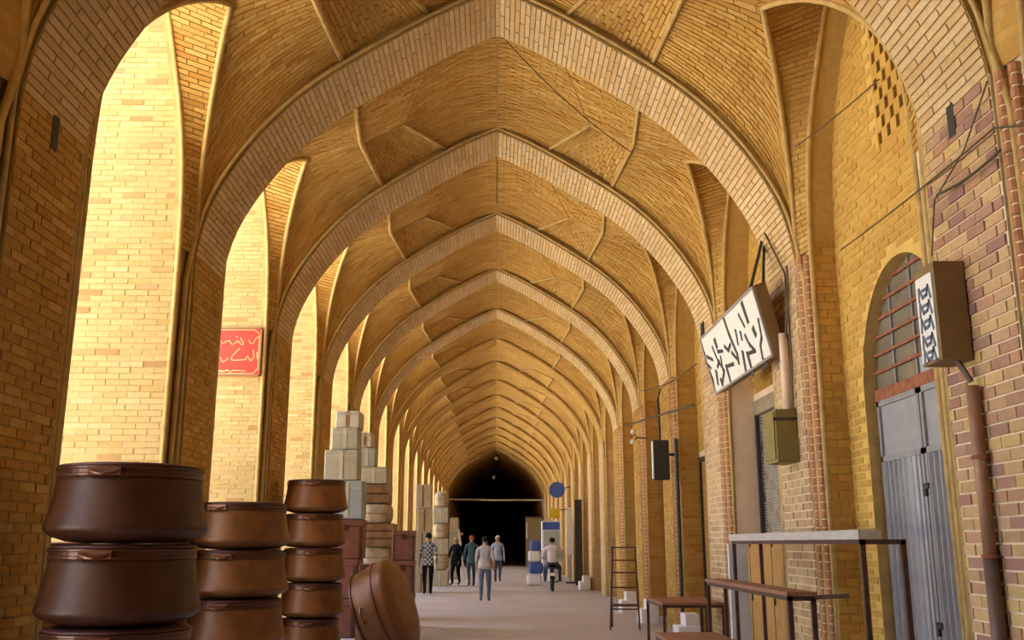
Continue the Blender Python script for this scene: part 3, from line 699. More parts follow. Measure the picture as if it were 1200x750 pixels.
# red brick mouldings beside the right hand piers
_pr = []
for _k in range(54): _pr += [(.030, _k*CH), (.040, _k*CH+.006), (.040, _k*CH+.066), (.030, _k*CH+.072)]
_mb = MB(); _mb.lathe(_pr, 'rib_red', 10); _mb.mi('mortar_light')
for _i in range(len(_pr)-1):
    if _i % 4 == 3:
        for _q in range(10): _mb.m[_i*10+_q] = 1
mld = _mb.mesh('moulding')
for j in range(0, 6):
    for dy, dx in ((-.09, 0), (-.20, .03)):
        o = link('moulding', mld, WR); p = warp(np.array([[XW-.055+dx, Y(j)+dy, 0]]))[0] if j == 0 else (XW-.055+dx, Y(j)+dy, 0); o.location = tuple(p)
# ------------------------------------------------------------------ lettering strokes
def ribbons(mb, lines, w, to3, nrm, mat, t=.006):
    """pen strokes as thin raised ribbons; lines in sign coordinates, to3 maps them to the sign face"""
    for ln in lines:
        wd = w
        if isinstance(ln[0], (int, float)): wd, ln = ln[0], ln[1:]
        P = [Vector((p[0], p[1])) for p in ln]
        for a, b_ in zip(P[:-1], P[1:]):
            d = (b_-a)
            if d.length < 1e-6: continue
            d = d.normalized(); n = Vector((-d.y, d.x))*wd/2; e = d*wd*.3
            q = [a-e+n, b_+e+n*.8, b_+e-n*.8, a-e-n]
            lo = [to3(p) for p in q]; hi = [p+nrm*t for p in lo]
            mb.add(lo+hi, [(4, 5, 6, 7), (0, 4, 7, 3), (1, 2, 6, 5), (0, 1, 5, 4), (3, 7, 6, 2), (3, 2, 1, 0)], mat)
# white shop sign, leaning out over the grille
def make_sign():
    BLf, BLn, TLf, TLn = Vector((3.06, 13.25, 3.52)), Vector((3.06, 10.42, 3.52)), Vector((2.82, 13.05, 4.27)), Vector((2.82, 10.22, 4.27))
    o = thing('shop_sign', 'white box sign with black brushed script tilted above the roller grille', 'sign', (0, 0, 0))
    ux = (BLn-BLf); uy = (TLf-BLf); n = ux.cross(uy).normalized(); n = n if n.x < 0 else -n
    th = .15
    def face(k0, k1, l0, l1, d0, d1, mat, mb):
        q = [BLf+ux*k+uy*l+n*d for d in (d0, d1) for k, l in ((k0, l0), (k1, l0), (k1, l1), (k0, l1))]
        mb.add(q, [(0, 1, 2, 3), (7, 6, 5, 4), (0, 4, 5, 1), (1, 5, 6, 2), (2, 6, 7, 3), (3, 7, 4, 0)], mat)
    mb = MB(); face(0, 1, 0, 1, -th, -.012, 'box_brown', mb); mb.build('sign_case', o)
    mb = MB(); face(.012, .988, .03, .97, -.012, 0, 'sign_white', mb); mb.build('sign_face', o)
    mb = MB()
    for q in ((0, 1, 0, .035), (0, 1, .965, 1), (0, .012, 0, 1), (.988, 1, 0, 1)): face(*q, -.012, .012, 'sign_frame', mb)
    mb.build('sign_border', o)
    TL, TR, BL = Vector((25, 350)), Vector((390, 20)), Vector((145, 700)); e1, e2 = TR-TL, BL-TL; det = e1.x*e2.y-e1.y*e2.x
    W_, H_ = ux.length, uy.length
    def conv(p): q = Vector(p)-TL; return (((q.x*e2.y-q.y*e2.x)/det)*W_, (1-(e1.x*q.y-e1.y*q.x)/det)*H_)
    raw = [(12, (330, 115), (365, 205)), ((425, 190), (445, 280), (440, 330), (455, 400), (480, 410), (455, 460)), (6, (310, 175), (345, 235)), ((290, 265), (305, 340)), ((320, 270), (330, 310)),
           ((350, 285), (375, 330), (410, 360), (370, 385)), (13, (398, 245), (410, 270)), (11, (335, 385), (360, 510)), (12, (365, 385), (400, 500)), (10, (210, 200), (245, 290), (300, 400), (310, 450)),
           ((215, 370), (240, 390), (255, 350)), (14, (145, 345), (157, 378)), ((125, 390), (165, 470), (210, 520), (195, 610)), ((165, 410), (200, 400)), ((175, 470), (160, 510)), (11, (225, 490), (255, 585)),
           ((275, 465), (230, 490)), ((30, 360), (60, 440), (70, 500), (110, 530)), ((80, 460), (125, 470)), (10, (100, 560), (120, 600), (130, 655)), (11, (150, 545), (160, 620)), (12, (185, 590), (195, 615)), ((185, 440), (200, 520)), ((265, 400), (300, 430))]
    lines = []
    for l in raw:
        if isinstance(l[0], int): lines.append([l[0]*.0074]+[conv(p) for p in l[1:]])
        else: lines.append([.054]+[conv(p) for p in l])
    U, V = ux.normalized(), uy.normalized()
    for l in lines: mb = MB(); ribbons(mb, [l], .07, lambda p: BLf+U*p.x+V*p.y, n, 'ink'); mb.build('letter_stroke', o)
    top = TLn+(TLf-TLn)*.03
    for a, b_ in ((top, Vector((3.2, 10.95, 5.15))), (top+Vector((.16, .1, -.05)), Vector((3.2, 10.95, 5.15))), (TLf+(TLn-TLf)*.06, Vector((3.25, 13.0, 4.55))), (BLn+Vector((.1, .1, .1)), Vector((XW+.2, 11.3, 3.5)))):
        MB().tube([a, b_], .018, 'iron_dark', 6).build('sign_stay', o)
    for k in (.05, .09): MB().tube([TLf+(TLn-TLf)*k, TLf+(TLn-TLf)*k+Vector((0, 0, .18))], .014, 'iron_dark', 6).build('sign_hook', o)
make_sign()
# red plaque on the lit cross wall
def make_plaque():
    y = Y(2)-EDGE-.012; o = thing('wall_plaque', 'red enamel plaque with gold script on the bright pale cross wall', 'sign', (0, 0, 0))
    x0, x1, z0, z1 = -4.20, -3.335, 3.80, 4.50
    MB().bbox((x0, y-.03, z0), (x1, y, z1), 'sign_red').build('plaque_board', o)
    mb = MB()
    for q in ((x0, x1, z0, z0+.02), (x0, x1, z1-.02, z1), (x0, x0+.02, z0, z1), (x1-.02, x1, z0, z1)): mb.bbox((q[0], y-.045, q[2]), (q[1], y-.03, q[3]), 'box_brown')
    mb.build('plaque_frame', o)
    mb = MB(); c = lambda p: (-3.99+(p[0]-55)/630*.70, 4.50-(p[1]-55)/640*.70)
    lines = [[(70, 250), (120, 240), (150, 270), (190, 240), (230, 230), (270, 285), (310, 260), (340, 230)], [(350, 240), (380, 280), (410, 280), (400, 230)], [(480, 215), (500, 270), (540, 260), (560, 210), (590, 180), (630, 180), (600, 130)], [(320, 175), (330, 190)], [(115, 295), (130, 305)], [(375, 190), (385, 230)],
             [(60, 470), (90, 470), (130, 450), (160, 515), (190, 500), (230, 460), (240, 470)], [(370, 330), (280, 430), (270, 480), (300, 490), (450, 480), (470, 430), (520, 500), (560, 440), (540, 350)], [(590, 380), (600, 470)], [(70, 640), (110, 630), (180, 640), (230, 610), (260, 650), (300, 620), (460, 630)], [(90, 570), (110, 580)]]
    L2 = [[c(p) for p in l] for l in lines]; L2 += [[(x-.26, z) for x, z in l] for l in L2[:1]+L2[6:7]+L2[9:10]]
    L2 = [[p for p in l if p[0] > x0+.03] for l in L2]; L2 = [l for l in L2 if len(l) > 1]
    for l in L2: mb = MB(); ribbons(mb, [l], .012, lambda p: Vector((p.x, y-.03, p.y)), Vector((0, -1, 0)), 'sign_gold', .003); mb.build('letter_stroke', o)
    mb = MB(); e = .035; r_ = .07
    path = [(x0+e, z0+e+r_), (x0+e, z1-e-r_), (x0+e+r_, z1-e), (x1-e-r_, z1-e), (x1-e, z1-e-r_), (x1-e, z0+e+r_), (x1-e-r_, z0+e), (x0+e+r_, z0+e), (x0+e, z0+e+r_)]
    ribbons(mb, [path], .012, lambda p: Vector((p.x, y-.03, p.y)), Vector((0, -1, 0)), 'sign_gold', .003); mb.build('border_line', o)
make_plaque()
# brown light-box with a lettered edge on the near right pier
def make_lightbox():
    o = thing('box_sign', 'brown metal box sign with lettered white edge on the pink brick pier', 'sign', (0, 0, 0))
    x0, x1, ya, yb, z0, z1 = 2.985, 3.20, 6.30, 6.60, 2.70, 3.39
    bevel(MB().bbox((x0, ya, z0), (x1, yb, z1), 'box_brown').build('case', o), .008)
    MB().bbox((x0-.008, ya+.03, z0+.02), (x0, yb-.02, z1-.07), 'sign_white').build('text_panel', o)
    mb = MB(); rnd = random.Random(3); lines = []
    for k, zc in enumerate((3.20, 3.09, 2.98, 2.86, 2.76)):
        y = ya+.06
        lines = [[(y, zc-.05), (y+.03, zc+.04), (y+.06, zc-.02)], [(y+.06, zc-.02), (y+.12, zc-.03), (y+.16, zc+.03)], [(y+.17, zc+.045), (y+.18, zc-.045)], [(y+.04, zc+.02), (y+.12, zc+.02)]]
        mb = MB(); ribbons(mb, lines, .026, lambda p: Vector((x0-.008, p.x, p.y)), Vector((-1, 0, 0)), 'ink_blue', .004); mb.build('lettering', o)
    MB().tube([(3.10, 6.34, z0), (3.13, 6.31, z0-.08), (3.155, 6.285, z0-.15)], .02, 'pipe_dark', 6).build('cable_tail', o)
    for z in (2.8, 3.2): MB().bbox((x1, 6.4, z), (XP-.012, 6.46, z+.06), 'iron_dark').build('bracket', o)
make_lightbox()
def conduit():
    o = thing('conduit_pipe', 'brown drain pipe with clamps running down the pink brick pier', 'pipe', (3.155, 6.28, 0))
    MB().tube([(0, 0, 1.42), (0, 0, 2.52)], .042, 'pipe_brown', 12).build('upper_pipe', o, True)
    MB().tube([(0, 0, 0), (0, 0, 1.42)], .048, 'pipe_dark', 12).build('lower_pipe', o, True)
    for z in (1.42, 2.05): MB().tube([(0, 0, z-.012), (0, 0, z+.012)], .056, 'rust', 12).build('clamp', o)
conduit()
def meterbox():
    o = thing('meter_box', 'olive metal meter box beneath a conduit on the brick pier', 'meter box', (0, 0, 0))
    x0, x1, ya, yb, z0, z1 = 2.97, 3.205, 10.2, 10.62, 2.34, 2.90
    bevel(MB().bbox((x0, ya, z0), (x1, yb, z1), 'box_olive').build('case', o), .01)
    MB().bbox((x0-.015, ya+.02, z0+.03), (x0, yb-.02, z1-.03), 'box_olive').build('door', o)
    MB().bbox((x0-.02, ya-.015, z1-.12), (x1, ya-.0, z1-.09), 'iron_dark').build('hinge_strip', o)
    MB().tube([(3.15, 10.32, z1), (3.15, 10.32, 3.75)], .05, 'plaster_pink', 10).build('conduit', o, True)
    MB().tube([(3.17, 10.20, z1), (3.18, 10.16, 3.4), (3.18, 10.2, 4.4), (3.1, 10.6, 5.0)], .012, 'cable_black', 6).build('feed_cable', o)
    MB().tube([(3.16, 10.26, 3.7), (3.18, 10.12, 4.2), (3.16, 10.06, 4.45)], .012, 'cable_black', 6).build('feed_cable', o)
meterbox()
def hangbox():
    o = thing('lamp_box', 'dark green box sign hung on a long rod from the arch', 'sign', (0, 0, 0))
    y = 17.2
    bevel(MB().bbox((2.80, y, 2.60), (3.08, y+.16, 3.30), 'iron_dark').build('case', o), .01)
    MB().bbox((2.785, y+.02, 2.62), (2.80, y+.14, 3.28), 'sign_white').build('edge_panel', o)
    MB().tube([(2.95, y+.15, 3.30), (2.93, y+.15, 4.05)], .02, 'iron_dark', 6).build('hanging_rod', o)
    MB().tube([(3.1, y+.1, 3.05), (3.24, y+.1, 3.05)], .025, 'iron_dark', 6).build('bracket', o)
    MB().tube([(2.93, y+.15, 4.05), (3.05, y+.5, 4.30)], .015, 'iron_dark', 6).build('hook', o)
hangbox()
MB_ = MB().tube([(3.17, 17.0, 0), (3.17, 17.0, 3.3)], .035, 'iron_dark', 8).build('pipe_post'); tag(MB_, 'thin dark green pole standing by the brick pier below the dark box', 'pole')
# ------------------------------------------------------------------ cables
def cable(pts, r_, label): return tag(MB().tube(pts, r_, 'cable_black', 5).build('cable'), label, 'cable')
def sag(a, b_, k=.05, n=8):
    a, b_ = Vector(a), Vector(b_)
    return [a.lerp(b_, i/n)-Vector((0, 0, 4*k*(i/n)*(1-i/n))) for i in range(n+1)]
cable(sag(atX(985, 293, 3.27), atX(1165, 150, 3.15), .02)+sag(atX(1165, 150, 3.15), atX(1215, 146, 3.15), .0)[1:], .007, 'long cable running from the niche edge up across the pink pier')
cable(sag(atX(932, 172, 3.1), atX(1030, 93, 3.5), .02), .007, 'short cable crossing in front of the pierced brick lattice')
cable([atX(1092, 300, 3.15), atX(1095, 235, 3.17), atX(1130, 175, 3.17), atX(1157, 95, 3.17)], .006, 'cable rising from the brown box sign up the pier')
cable(sag(atX(1098, 228, 3.15), atX(1172, 176, 3.15), .03), .010, 'drooping cable pinned on the pink pier')
cable(sag((.10, Y(1)+1.0, 7.62), (1.86, 12.5, 6.80), .10), .007, 'thin wire slung diagonally beneath the vault crown')
cable([(0, Y(2)-.05, 7.66), (0, Y(2)-.05, 6.5)], .006, 'thin wire hanging from the apex of an arch')
cable([(3.1, 15.0, 3.62), (2.95, 17.2, 3.75), (2.75, 20.6, 3.95)], .022, 'dark cable arm running along the shop wall past the hung box')
cable(sag((3.2, 15.1, 4.3), (3.1, 20.5, 4.7), .1), .012, 'upper slack cable along the shop wall')
# small spot lamps on the far pier
o = thing('wall_lamp', 'pair of small white bulbs on a bracket beside the cable arm', 'lamp', (2.9, 20.5, 3.6))
for dz, dy in ((.2, 0), (0, .1)): MB().lathe([(.01, -.05), (.05, -.03), (.06, 0), (.04, .05), (.01, .07)], 'bulb', 12, Matrix.Translation((0, dy-.1, dz))).build('bulb', o, True)
MB().tube([(0, 0, .2), (.1, .05, .1), (.32, .1, .1)], .015, 'iron_dark', 6).build('bracket', o); MB().tube([(0, 0, .0), (.1, .05, .1)], .015, 'iron_dark', 6).build('bracket', o)
# ------------------------------------------------------------------ cauldrons
def cauldron_meshes(mat):
    H = .495
    body = [(.24, .0), (.36, .012), (.45, .042), (.492, .072), (.502, .092), (.497, .115), (.474, .20), (.458, .29), (.449, .37), (.447, .40)]
    mb = MB(); mb.lathe(body, mat, 48); b_ = mb.mesh('body', True)
    mb = MB(); mb.lathe([(.447, .40), (.453, .405), (.453, .418), (.447, .423), (.447, .445), (.456, .45), (.456, .462), (.44, .466), (.40, .468)], 'copper_rim', 48); rim = mb.mesh('rim_band', False)
    mb = MB(); mb.lathe([(.445, .468), (.44, .482), (.36, .492), (.02, .495)], 'lid_purple', 40); lid = mb.mesh('lid', True)
    mb = MB()                                                     # riveted drop handle
    mb.bbox((-.10, -.462, .405), (.10, -.450, .455), 'copper_handle')
    pts = [(-.085, -.462, .43)]+[(-.085+.17*i/8, -.462-.035*math.sin(math.pi*i/8), .43-.02*math.sin(math.pi*i/8)) for i in range(1, 8)]+[(.085, -.462, .43)]
    mb.tube(pts, .012, 'copper_handle', 6); hd = mb.mesh('handle')
    return b_, rim, lid, hd
CM = {k: cauldron_meshes(k) for k in ('copper_dark', 'copper_brown')}
def cauldron(x, y, z, sc, rz, mat, label, group, hz=1., tilt=None):
    o = thing('cauldron', label, 'cauldron', (x, y, z), rz, group); o.scale = (sc, sc, sc*hz)
    b_, rim, lid, hd = CM[mat]
    for nm, me in (('body', b_), ('rim_band', rim), ('lid', lid), ('handle', hd)): link(nm, me, o)
    h2 = link('handle', hd, o); h2.rotation_euler.z = math.pi
    return o
RANK = {1: ['topmost', 'second from top', 'third from top', 'lowest', 'lowest'], }
def stack(x, y, n, sc, hz, mat, where, group, rot0=.2):
    names = {5: ['lowest', 'second lowest', 'middle', 'second highest', 'topmost'], 4: ['lowest', 'second lowest', 'second highest', 'topmost'], 3: ['lowest', 'middle', 'topmost']}[n]
    for k in range(n):
        dx, dy = random.uniform(-.012, .012), random.uniform(-.012, .012)
        cauldron(x+dx, y+dy, k*.495*sc*hz, sc, rot0+random.uniform(-.12, .12), mat, '%s copper cauldron %s' % (names[k], where), group, hz)
stack(-2.39, 6.45, 4, 1.0, 1.01, 'copper_dark', 'of the dark stack beside the pier with a slot', 'dark cauldrons stacked by the bare pier', .1)
stack(-2.655, 10.35, 4, 1.02, .95, 'copper_brown', 'of the four-high stack against the second pier', 'cauldrons stacked against the second pier', -.25)
stack(-2.63, 14.35, 5, .93, 1.045, 'copper_brown', 'of the five-high stack next to the grey cartons', 'cauldrons stacked next to the grey cartons', .1)
stack(-3.85, 8.3, 3, 1.0, 1.02, 'copper_brown', 'of the low stack inside the bright open archway', 'cauldrons stacked inside the archway', .3)
# the big one lying tipped on its side
o = thing('cauldron', 'large copper cauldron tipped on its side against the five-high stack', 'cauldron', (-1.62, 13.55, .66))
mb = MB(); mb.lathe([(.02, 0), (.40, .005), (.52, .02), (.565, .06), (.575, .12), (.57, .25), (.545, .42), (.53, .50), (.535, .52), (.525, .53), (.515, .51), (.50, .30), (.45, .1), (.02, .06)], 'copper_brown', 48); bo = mb.build('body', o, True)
mb = MB(); mb.lathe([(.572, .215), (.588, .22), (.588, .245), (.572, .25)], 'copper_handle', 48); mb.build('seam_band', o)
mb = MB(); mb.lathe([(.532, .50), (.55, .505), (.55, .525), (.532, .53)], 'copper_rim', 48); mb.build('rim_band', o)
for a in (0, math.pi):
    pts = [(.53*math.cos(a)+.0, .53*math.sin(a)-.1, .42)]+[((.53+.06*math.sin(math.pi*i/6))*math.cos(a), (.53)*math.sin(a)-.1+.2*i/6, .42) for i in range(1, 6)]+[(.53*math.cos(a), .53*math.sin(a)+.1, .42)]
    MB().tube(pts, .014, 'copper_handle', 6).build('handle', o)
ax = Vector((.93, -.16, .36)).normalized()                          # its base looks this way
o.rotation_euler = (-ax).to_track_quat('Z', 'Y').to_euler(); o.location = Vector((-1.45, 13.4, .66))+ax*.27; o.scale = (1.05,)*3
# ------------------------------------------------------------------ stacked goods on the left
def carton(c, d, mat, label, group=None, rz=0., kind='carton'):
    """a taped, lidded box: body, overhanging lid, tape"""
    nm, cat = {'carton': ('carton', 'box'), 'chest': ('storage_chest', 'chest'), 'crate': ('crate', 'crate'), 'sack': ('sack', 'sack')}[kind]
    o = thing(nm, label, cat, c, rz, group); x, y, z = d
    if kind == 'carton':
        bevel(MB().box((0, 0, z/2), (x, y, z*.98), mat).build('body', o), .015)
        MB().box((0, -y/2-.004, z*.80), (x*.92, .01, .02), 'carton_pale' if mat != 'carton_pale' else 'carton_grey').build('flap_edge', o)
        MB().box((0, -y/2-.004, z*.5), (.06, .008, z*.9), 'crate_brown' if mat == 'carton_pale' else 'carton_pale').build('tape', o)
    elif kind == 'chest':
        bevel(MB().box((0, 0, z*.41), (x, y, z*.82), mat).build('body', o), .015)
        bevel(MB().box((0, 0, z*.905), (x*1.03, y*1.03, z*.17), mat).build('lid', o), .012)
        MB().box((0, -y/2-.012, z*.78), (.08, .02, .10), 'copper_rim').build('latch', o)
        for sx in (-1, 1): MB().box((sx*x*.42, -y/2-.006, z*.41), (.035, .012, z*.80), 'rust_dark').build('strap', o)
    elif kind == 'crate':
        MB().box((0, 0, z/2), (x*.94, y*.94, z*.97), 'crate_brown' if mat != 'crate_brown' else 'rust_dark').build('body', o)
        n = max(2, int(z/.14))
        for k in range(n):
            MB().box((0, -y/2+.012, z*(k+.5)/n), (x, .022, z/n*.82), mat).build('slat', o); MB().box((x/2-.012, 0, z*(k+.5)/n), (.022, y, z/n*.82), mat).build('slat', o)
        for sx in (-1, 1): MB().box((sx*(x/2-.03), -y/2-.004, z/2), (.06, .014, z), mat).build('post', o)
    else:
        mb = MB(); V = []; nu, nv = 14, 9
        for i in range(nv+1):
            t = -math.pi/2+math.pi*i/nv; zz = (math.sin(t)*abs(math.sin(t))**-.35 if abs(math.sin(t)) > 1e-3 else 0); rr = max(.02, math.cos(t))**.35
            for k in range(nu):
                a = 2*math.pi*k/nu; cx, cy = math.cos(a), math.sin(a)
                V.append((x/2*rr*(abs(cx)**.6*(1 if cx > 0 else -1))*(1+.02*math.sin(5*a)), y/2*rr*(abs(cy)**.6*(1 if cy > 0 else -1)), z/2+z/2*zz))
        mb.add(V, [(i*nu+k, i*nu+(k+1) % nu, (i+1)*nu+(k+1) % nu, (i+1)*nu+k) for i in range(nv) for k in range(nu)]+[tuple(range(nu-1, -1, -1)), tuple(nv*nu+k for k in range(nu))], mat); mb.build('sack_body', o, True)
        MB().box((0, -y/2*.97, z*.5), (x*.7, .012, .02), 'crate_brown').build('seam', o)
    return o
G = 'grey cartons piled by the five-high cauldrons'
zt = [0, .62, 1.26, 1.90, 2.54, 3.05, 3.43, 3.72]
A = [(-2.62, .66, 'crate_red', 'chest'), (-2.60, .64, 'crate_red', 'chest'), (-2.52, .60, 'crate_red', 'chest'), (-2.50, .52, 'carton_blue', 'carton'), (-2.62, .56, 'carton_grey', 'carton'), (-2.58, .44, 'carton_grey', 'carton'), (-2.54, .40, 'carton_pale', 'carton')]
nm = ['bottom red-brown chest under the tall carton pile', 'second red-brown chest from the floor under the carton pile', 'red-brown chest directly below the bluish carton', 'bluish grey carton above the red-brown chests', 'wide grey carton resting on the bluish carton', 'grey carton second from top of the tall pile', 'small pale carton topping the tall grey pile']
for k, (x, w, mt, kd) in enumerate(A): carton((x, 16.75+random.uniform(-.03, .03), zt[k]), (w, .55, zt[k+1]-zt[k]), mt, nm[k], G, random.uniform(-.05, .05), kd)
carton((-1.98, 16.35, 0), (.50, .5, .62), 'crate_brown', 'slatted brown crate on the floor behind the tipped cauldron', 'crates behind the tipped cauldron', 0, 'crate')
carton((-1.98, 16.35, .62), (.46, .46, .56), 'crate_red', 'red-brown chest on the slatted crate behind the tipped cauldron', 'crates behind the tipped cauldron', .05, 'chest')
B = [(0, .5, -2.35, .9, 'crate_brown', 'crate'), (.5, 1.0, -2.36, .85, 'crate_brown', 'crate'), (1.0, 1.45, -2.40, .78, 'sacking', 'sack'), (1.45, 1.9, -2.42, .72, 'crate_brown', 'crate'), (1.9, 2.3, -2.45, .66, 'sacking', 'sack'), (2.3, 2.7, -2.48, .62, 'crate_brown', 'crate'), (2.7, 3.05, -2.52, .56, 'carton_grey', 'carton'), (3.05, 3.45, -2.68, .34, 'carton_blue', 'carton'), (3.45, 3.75, -2.72, .28, 'carton_pale', 'carton')]
bn = ['lowest slatted crate of the mixed pile past the cartons', 'second slatted crate of the mixed pile past the cartons', 'lower bulging sack in the mixed pile past the cartons', 'slatted crate between the two sacks of the mixed pile', 'upper bulging sack in the mixed pile past the cartons', 'highest slatted crate of the mixed pile past the cartons', 'grey carton on the highest slatted crate', 'narrow bluish carton near the top of the mixed pile', 'little pale carton crowning the mixed pile']
for (z0, z1, x, w, mt, kd), lb in zip(B, bn): carton((x, 20.4+random.uniform(-.05, .05), z0), (w, .6, z1-z0), mt, lb, 'mixed pile of crates and sacks', random.uniform(-.06, .06), kd)
for k, (z0, z1, lb) in enumerate(((0, .62, 'lower dark brown chest of the three beside the clear floor'), (.62, 1.20, 'middle dark brown chest of the three beside the clear floor'), (1.20, 1.74, 'upper dark brown chest of the three beside the clear floor'))):
    carton((-1.72, 18.6, z0), (.42, .5, z1-z0), 'crate_red' if k else 'crate_brown', lb, 'dark chests beside the clear floor', .03*k, 'chest')
D = [(0, .6), (.6, 1.2), (1.2, 1.85), (1.85, 2.6), (2.6, 3.35)]; dn = ['lowest', 'second', 'third', 'fourth', 'highest']
for k, (z0, z1) in enumerate(D): carton((-2.30+(.03 if k % 2 else -.02), 31.6, z0), (.52 if k < 3 else .46, .6, z1-z0), 'carton_pale', '%s pale carton counted up the pile beside the man in check shirt' % dn[k], 'pale cartons by the checked shirt man', random.uniform(-.04, .04))
for k in range(6): carton((-2.02+.02*(k % 2), 36.2+.0*k, .56*k), (.62-.02*k, .6, .56), 'sacking' if k % 2 else 'carton_grey', ('%s %s counted up the grey pile beside the person in black' % (['lowest', 'second', 'third', 'fourth', 'fifth', 'highest'][k], 'sack' if k % 2 else 'carton')), 'grey pile beside the person in black', random.uniform(-.05, .05), 'sack' if k % 2 else 'carton')
for k in range(4): carton((-1.80, 43+.0*k, .65*k), (.50-.05*k, .6, .65), 'carton_grey', '%s grey carton of the short pile before the dark passage' % ['lowest', 'second lowest', 'second highest', 'topmost'][k], 'short pile before the dark passage', random.uniform(-.05, .05))
o = thing('leaning_board', 'narrow pale board leaning on the short carton pile', 'board', (-1.28, 42.2, 0)); 
mb = MB(); mb.box((-.17, 0, 1.05), (.09, .04, 2.12), 'carton_pale', Matrix.Rotation(R(-8), 3, 'Y')); mb.build('board', o); mb = MB(); mb.box((-.17, -.03, 1.9), (.09, .02, .1), 'crate_brown', Matrix.Rotation(R(-8), 3, 'Y')); mb.build('batten', o)
# ------------------------------------------------------------------ stands and tables by the right hand wall
def frame_table(name, label, cat, x0, x1, y0, y1, zt_, legs, top_mat, top=None, shelf=None, r_=.018, tt=.03, planks=None):
    o = thing(name, label, cat, ((x0+x1)/2, (y0+y1)/2, 0)); cx, cy = (x0+x1)/2, (y0+y1)/2
    L_ = lambda p: (p[0]-cx, p[1]-cy, p[2])
    for (x, y) in legs: MB().bbox(L_((x-r_, y-r_, 0)), L_((x+r_, y+r_, zt_-tt)), 'rust_dark').build('leg', o)
    for a, b_ in (((x0, y0), (x1, y0)), ((x0, y1), (x1, y1)), ((x0, y0), (x0, y1)), ((x1, y0), (x1, y1))):
        MB().bbox(L_((min(a[0], b_[0])-r_, min(a[1], b_[1])-r_, zt_-tt-.035)), L_((max(a[0], b_[0])+r_, max(a[1], b_[1])+r_, zt_-tt)), 'rust_dark').build('rail', o)
    t0, t1 = top or (y0, y1)
    n = max(1, round((x1-x0)/(.15 if planks else .2))); wd = (x1-x0+.06)/n
    for k in (planks or range(n)): MB().bbox(L_((x0-.03+wd*k+.004, t0-.03, zt_-tt)), L_((x0-.03+wd*(k+1)-.004, t1+.03, zt_)), top_mat).build('plank', o)
    return o, L_
st, L_ = frame_table('display_stand', 'tall rusty steel stand with grey boards before the arched steel door', 'stand', 2.68, 2.98, 7.2, 11.1, 1.60, [(2.68, 7.2), (2.98, 7.2), (2.68, 11.1), (2.98, 11.1)], 'board_grey', (7.22, 11.2), tt=.07, planks=(0,))
o, L_ = frame_table('low_stand', 'rusty steel stand with red-brown planks set against the taller stand', 'stand', 2.24, 2.42, 7.6, 10.5, 1.14, [(2.24, 7.6), (2.42, 7.6), (2.24, 10.5), (2.42, 10.5)], 'wood_red')
MB().tube([L_((2.42, 7.6, 1.10)), L_((2.645, 7.45, 1.12))], .016, 'rust_dark', 6).build('tie_bar', o)
o, L_ = frame_table('bench', 'low red-brown plank bench in front of the two steel stands', 'bench', 1.50, 2.02, 7.9, 9.3, .70, [(1.50, 7.9), (2.02, 7.9), (1.50, 9.3), (2.02, 9.3)], 'wood_red')
o, L_ = frame_table('small_table', 'small rusty table standing past the steel stands by the wall', 'table', 2.22, 3.0, 13.2, 14.6, .74, [(2.22, 13.2), (3.0, 13.2), (2.22, 14.6), (3.0, 14.6)], 'wood_red')
o = thing('painted_post', 'white painted board post at the far end of the tall stand', 'post', (2.80, 11.45, 0))
bevel(MB().box((0, 0, .75), (.22, .06, 1.5), 'paint_white').build('board', o), .006); MB().box((0, .02, .04), (.30, .2, .08), 'paint_white').build('foot', o)
o = thing('wooden_cabinet', 'yellow-brown wooden cabinet standing in the niche before the roller grille', 'cabinet', (3.46, 12.35, 0))
bevel(MB().box((0, 0, .76), (.28, 2.05, 1.52), 'wood_brown').build('body', o), .008)
for k in range(4):
    y = -.77+.51*k; dr = MB().box((-.15, y, .76), (.02, .47, 1.40), 'wood_brown').build('door', o); MB().box((-.17, y+.18, .85), (.02, .02, .12), 'iron_dark').build('handle', dr)
for k in range(5): MB().box((-.145, -1.02+.51*k, .76), (.03, .03, 1.5), 'rust_dark').build('stile', o)
def folding_frame():
    o = thing('folding_stand', 'slim folding metal stand open on the floor beyond the small table', 'stand', (2.35, 18.2, 0), -.15)
    for sx in (-.26, .26):
        MB().tube([(sx, -.30, 0), (sx*.85, .06, .95), (sx*.8, .16, 1.45)], .016, 'rust_dark', 6).build('leg', o); MB().tube([(sx*.95, .36, 0), (sx*.9, -.06, .85)], .016, 'rust_dark', 6).build('brace', o)
    for z, y in ((.35, -.18), (.72, -.02), (.98, .07), (1.2, .11), (1.43, .155)): MB().tube([(-.23, y, z), (.23, y, z)], .013, 'rust_dark', 6).build('rung', o)
    MB().bbox((-.24, -.22, .40), (.24, .18, .425), 'rust_dark').build('seat_slat', o)
folding_frame()
for k, (y, w, lb) in enumerate(((15.7, .5, 'white stone doorstep block beside the small table'), (19.6, .6, 'white stone doorstep block beyond the folding stand'), (22.6, .6, 'white stone doorstep block at the fourth shop niche'), (33.5, .9, 'white stone doorstep block near the motorcycle'))):
    o = thing('doorstep', lb, 'step', (2.98, y, 0)); bevel(MB().box((0, 0, .13), (.34, w, .26), 'stone_white').build('lower_step', o), .01); bevel(MB().box((.06, 0, .35), (.22, w*.8, .18), 'stone_white').build('upper_step', o), .01)
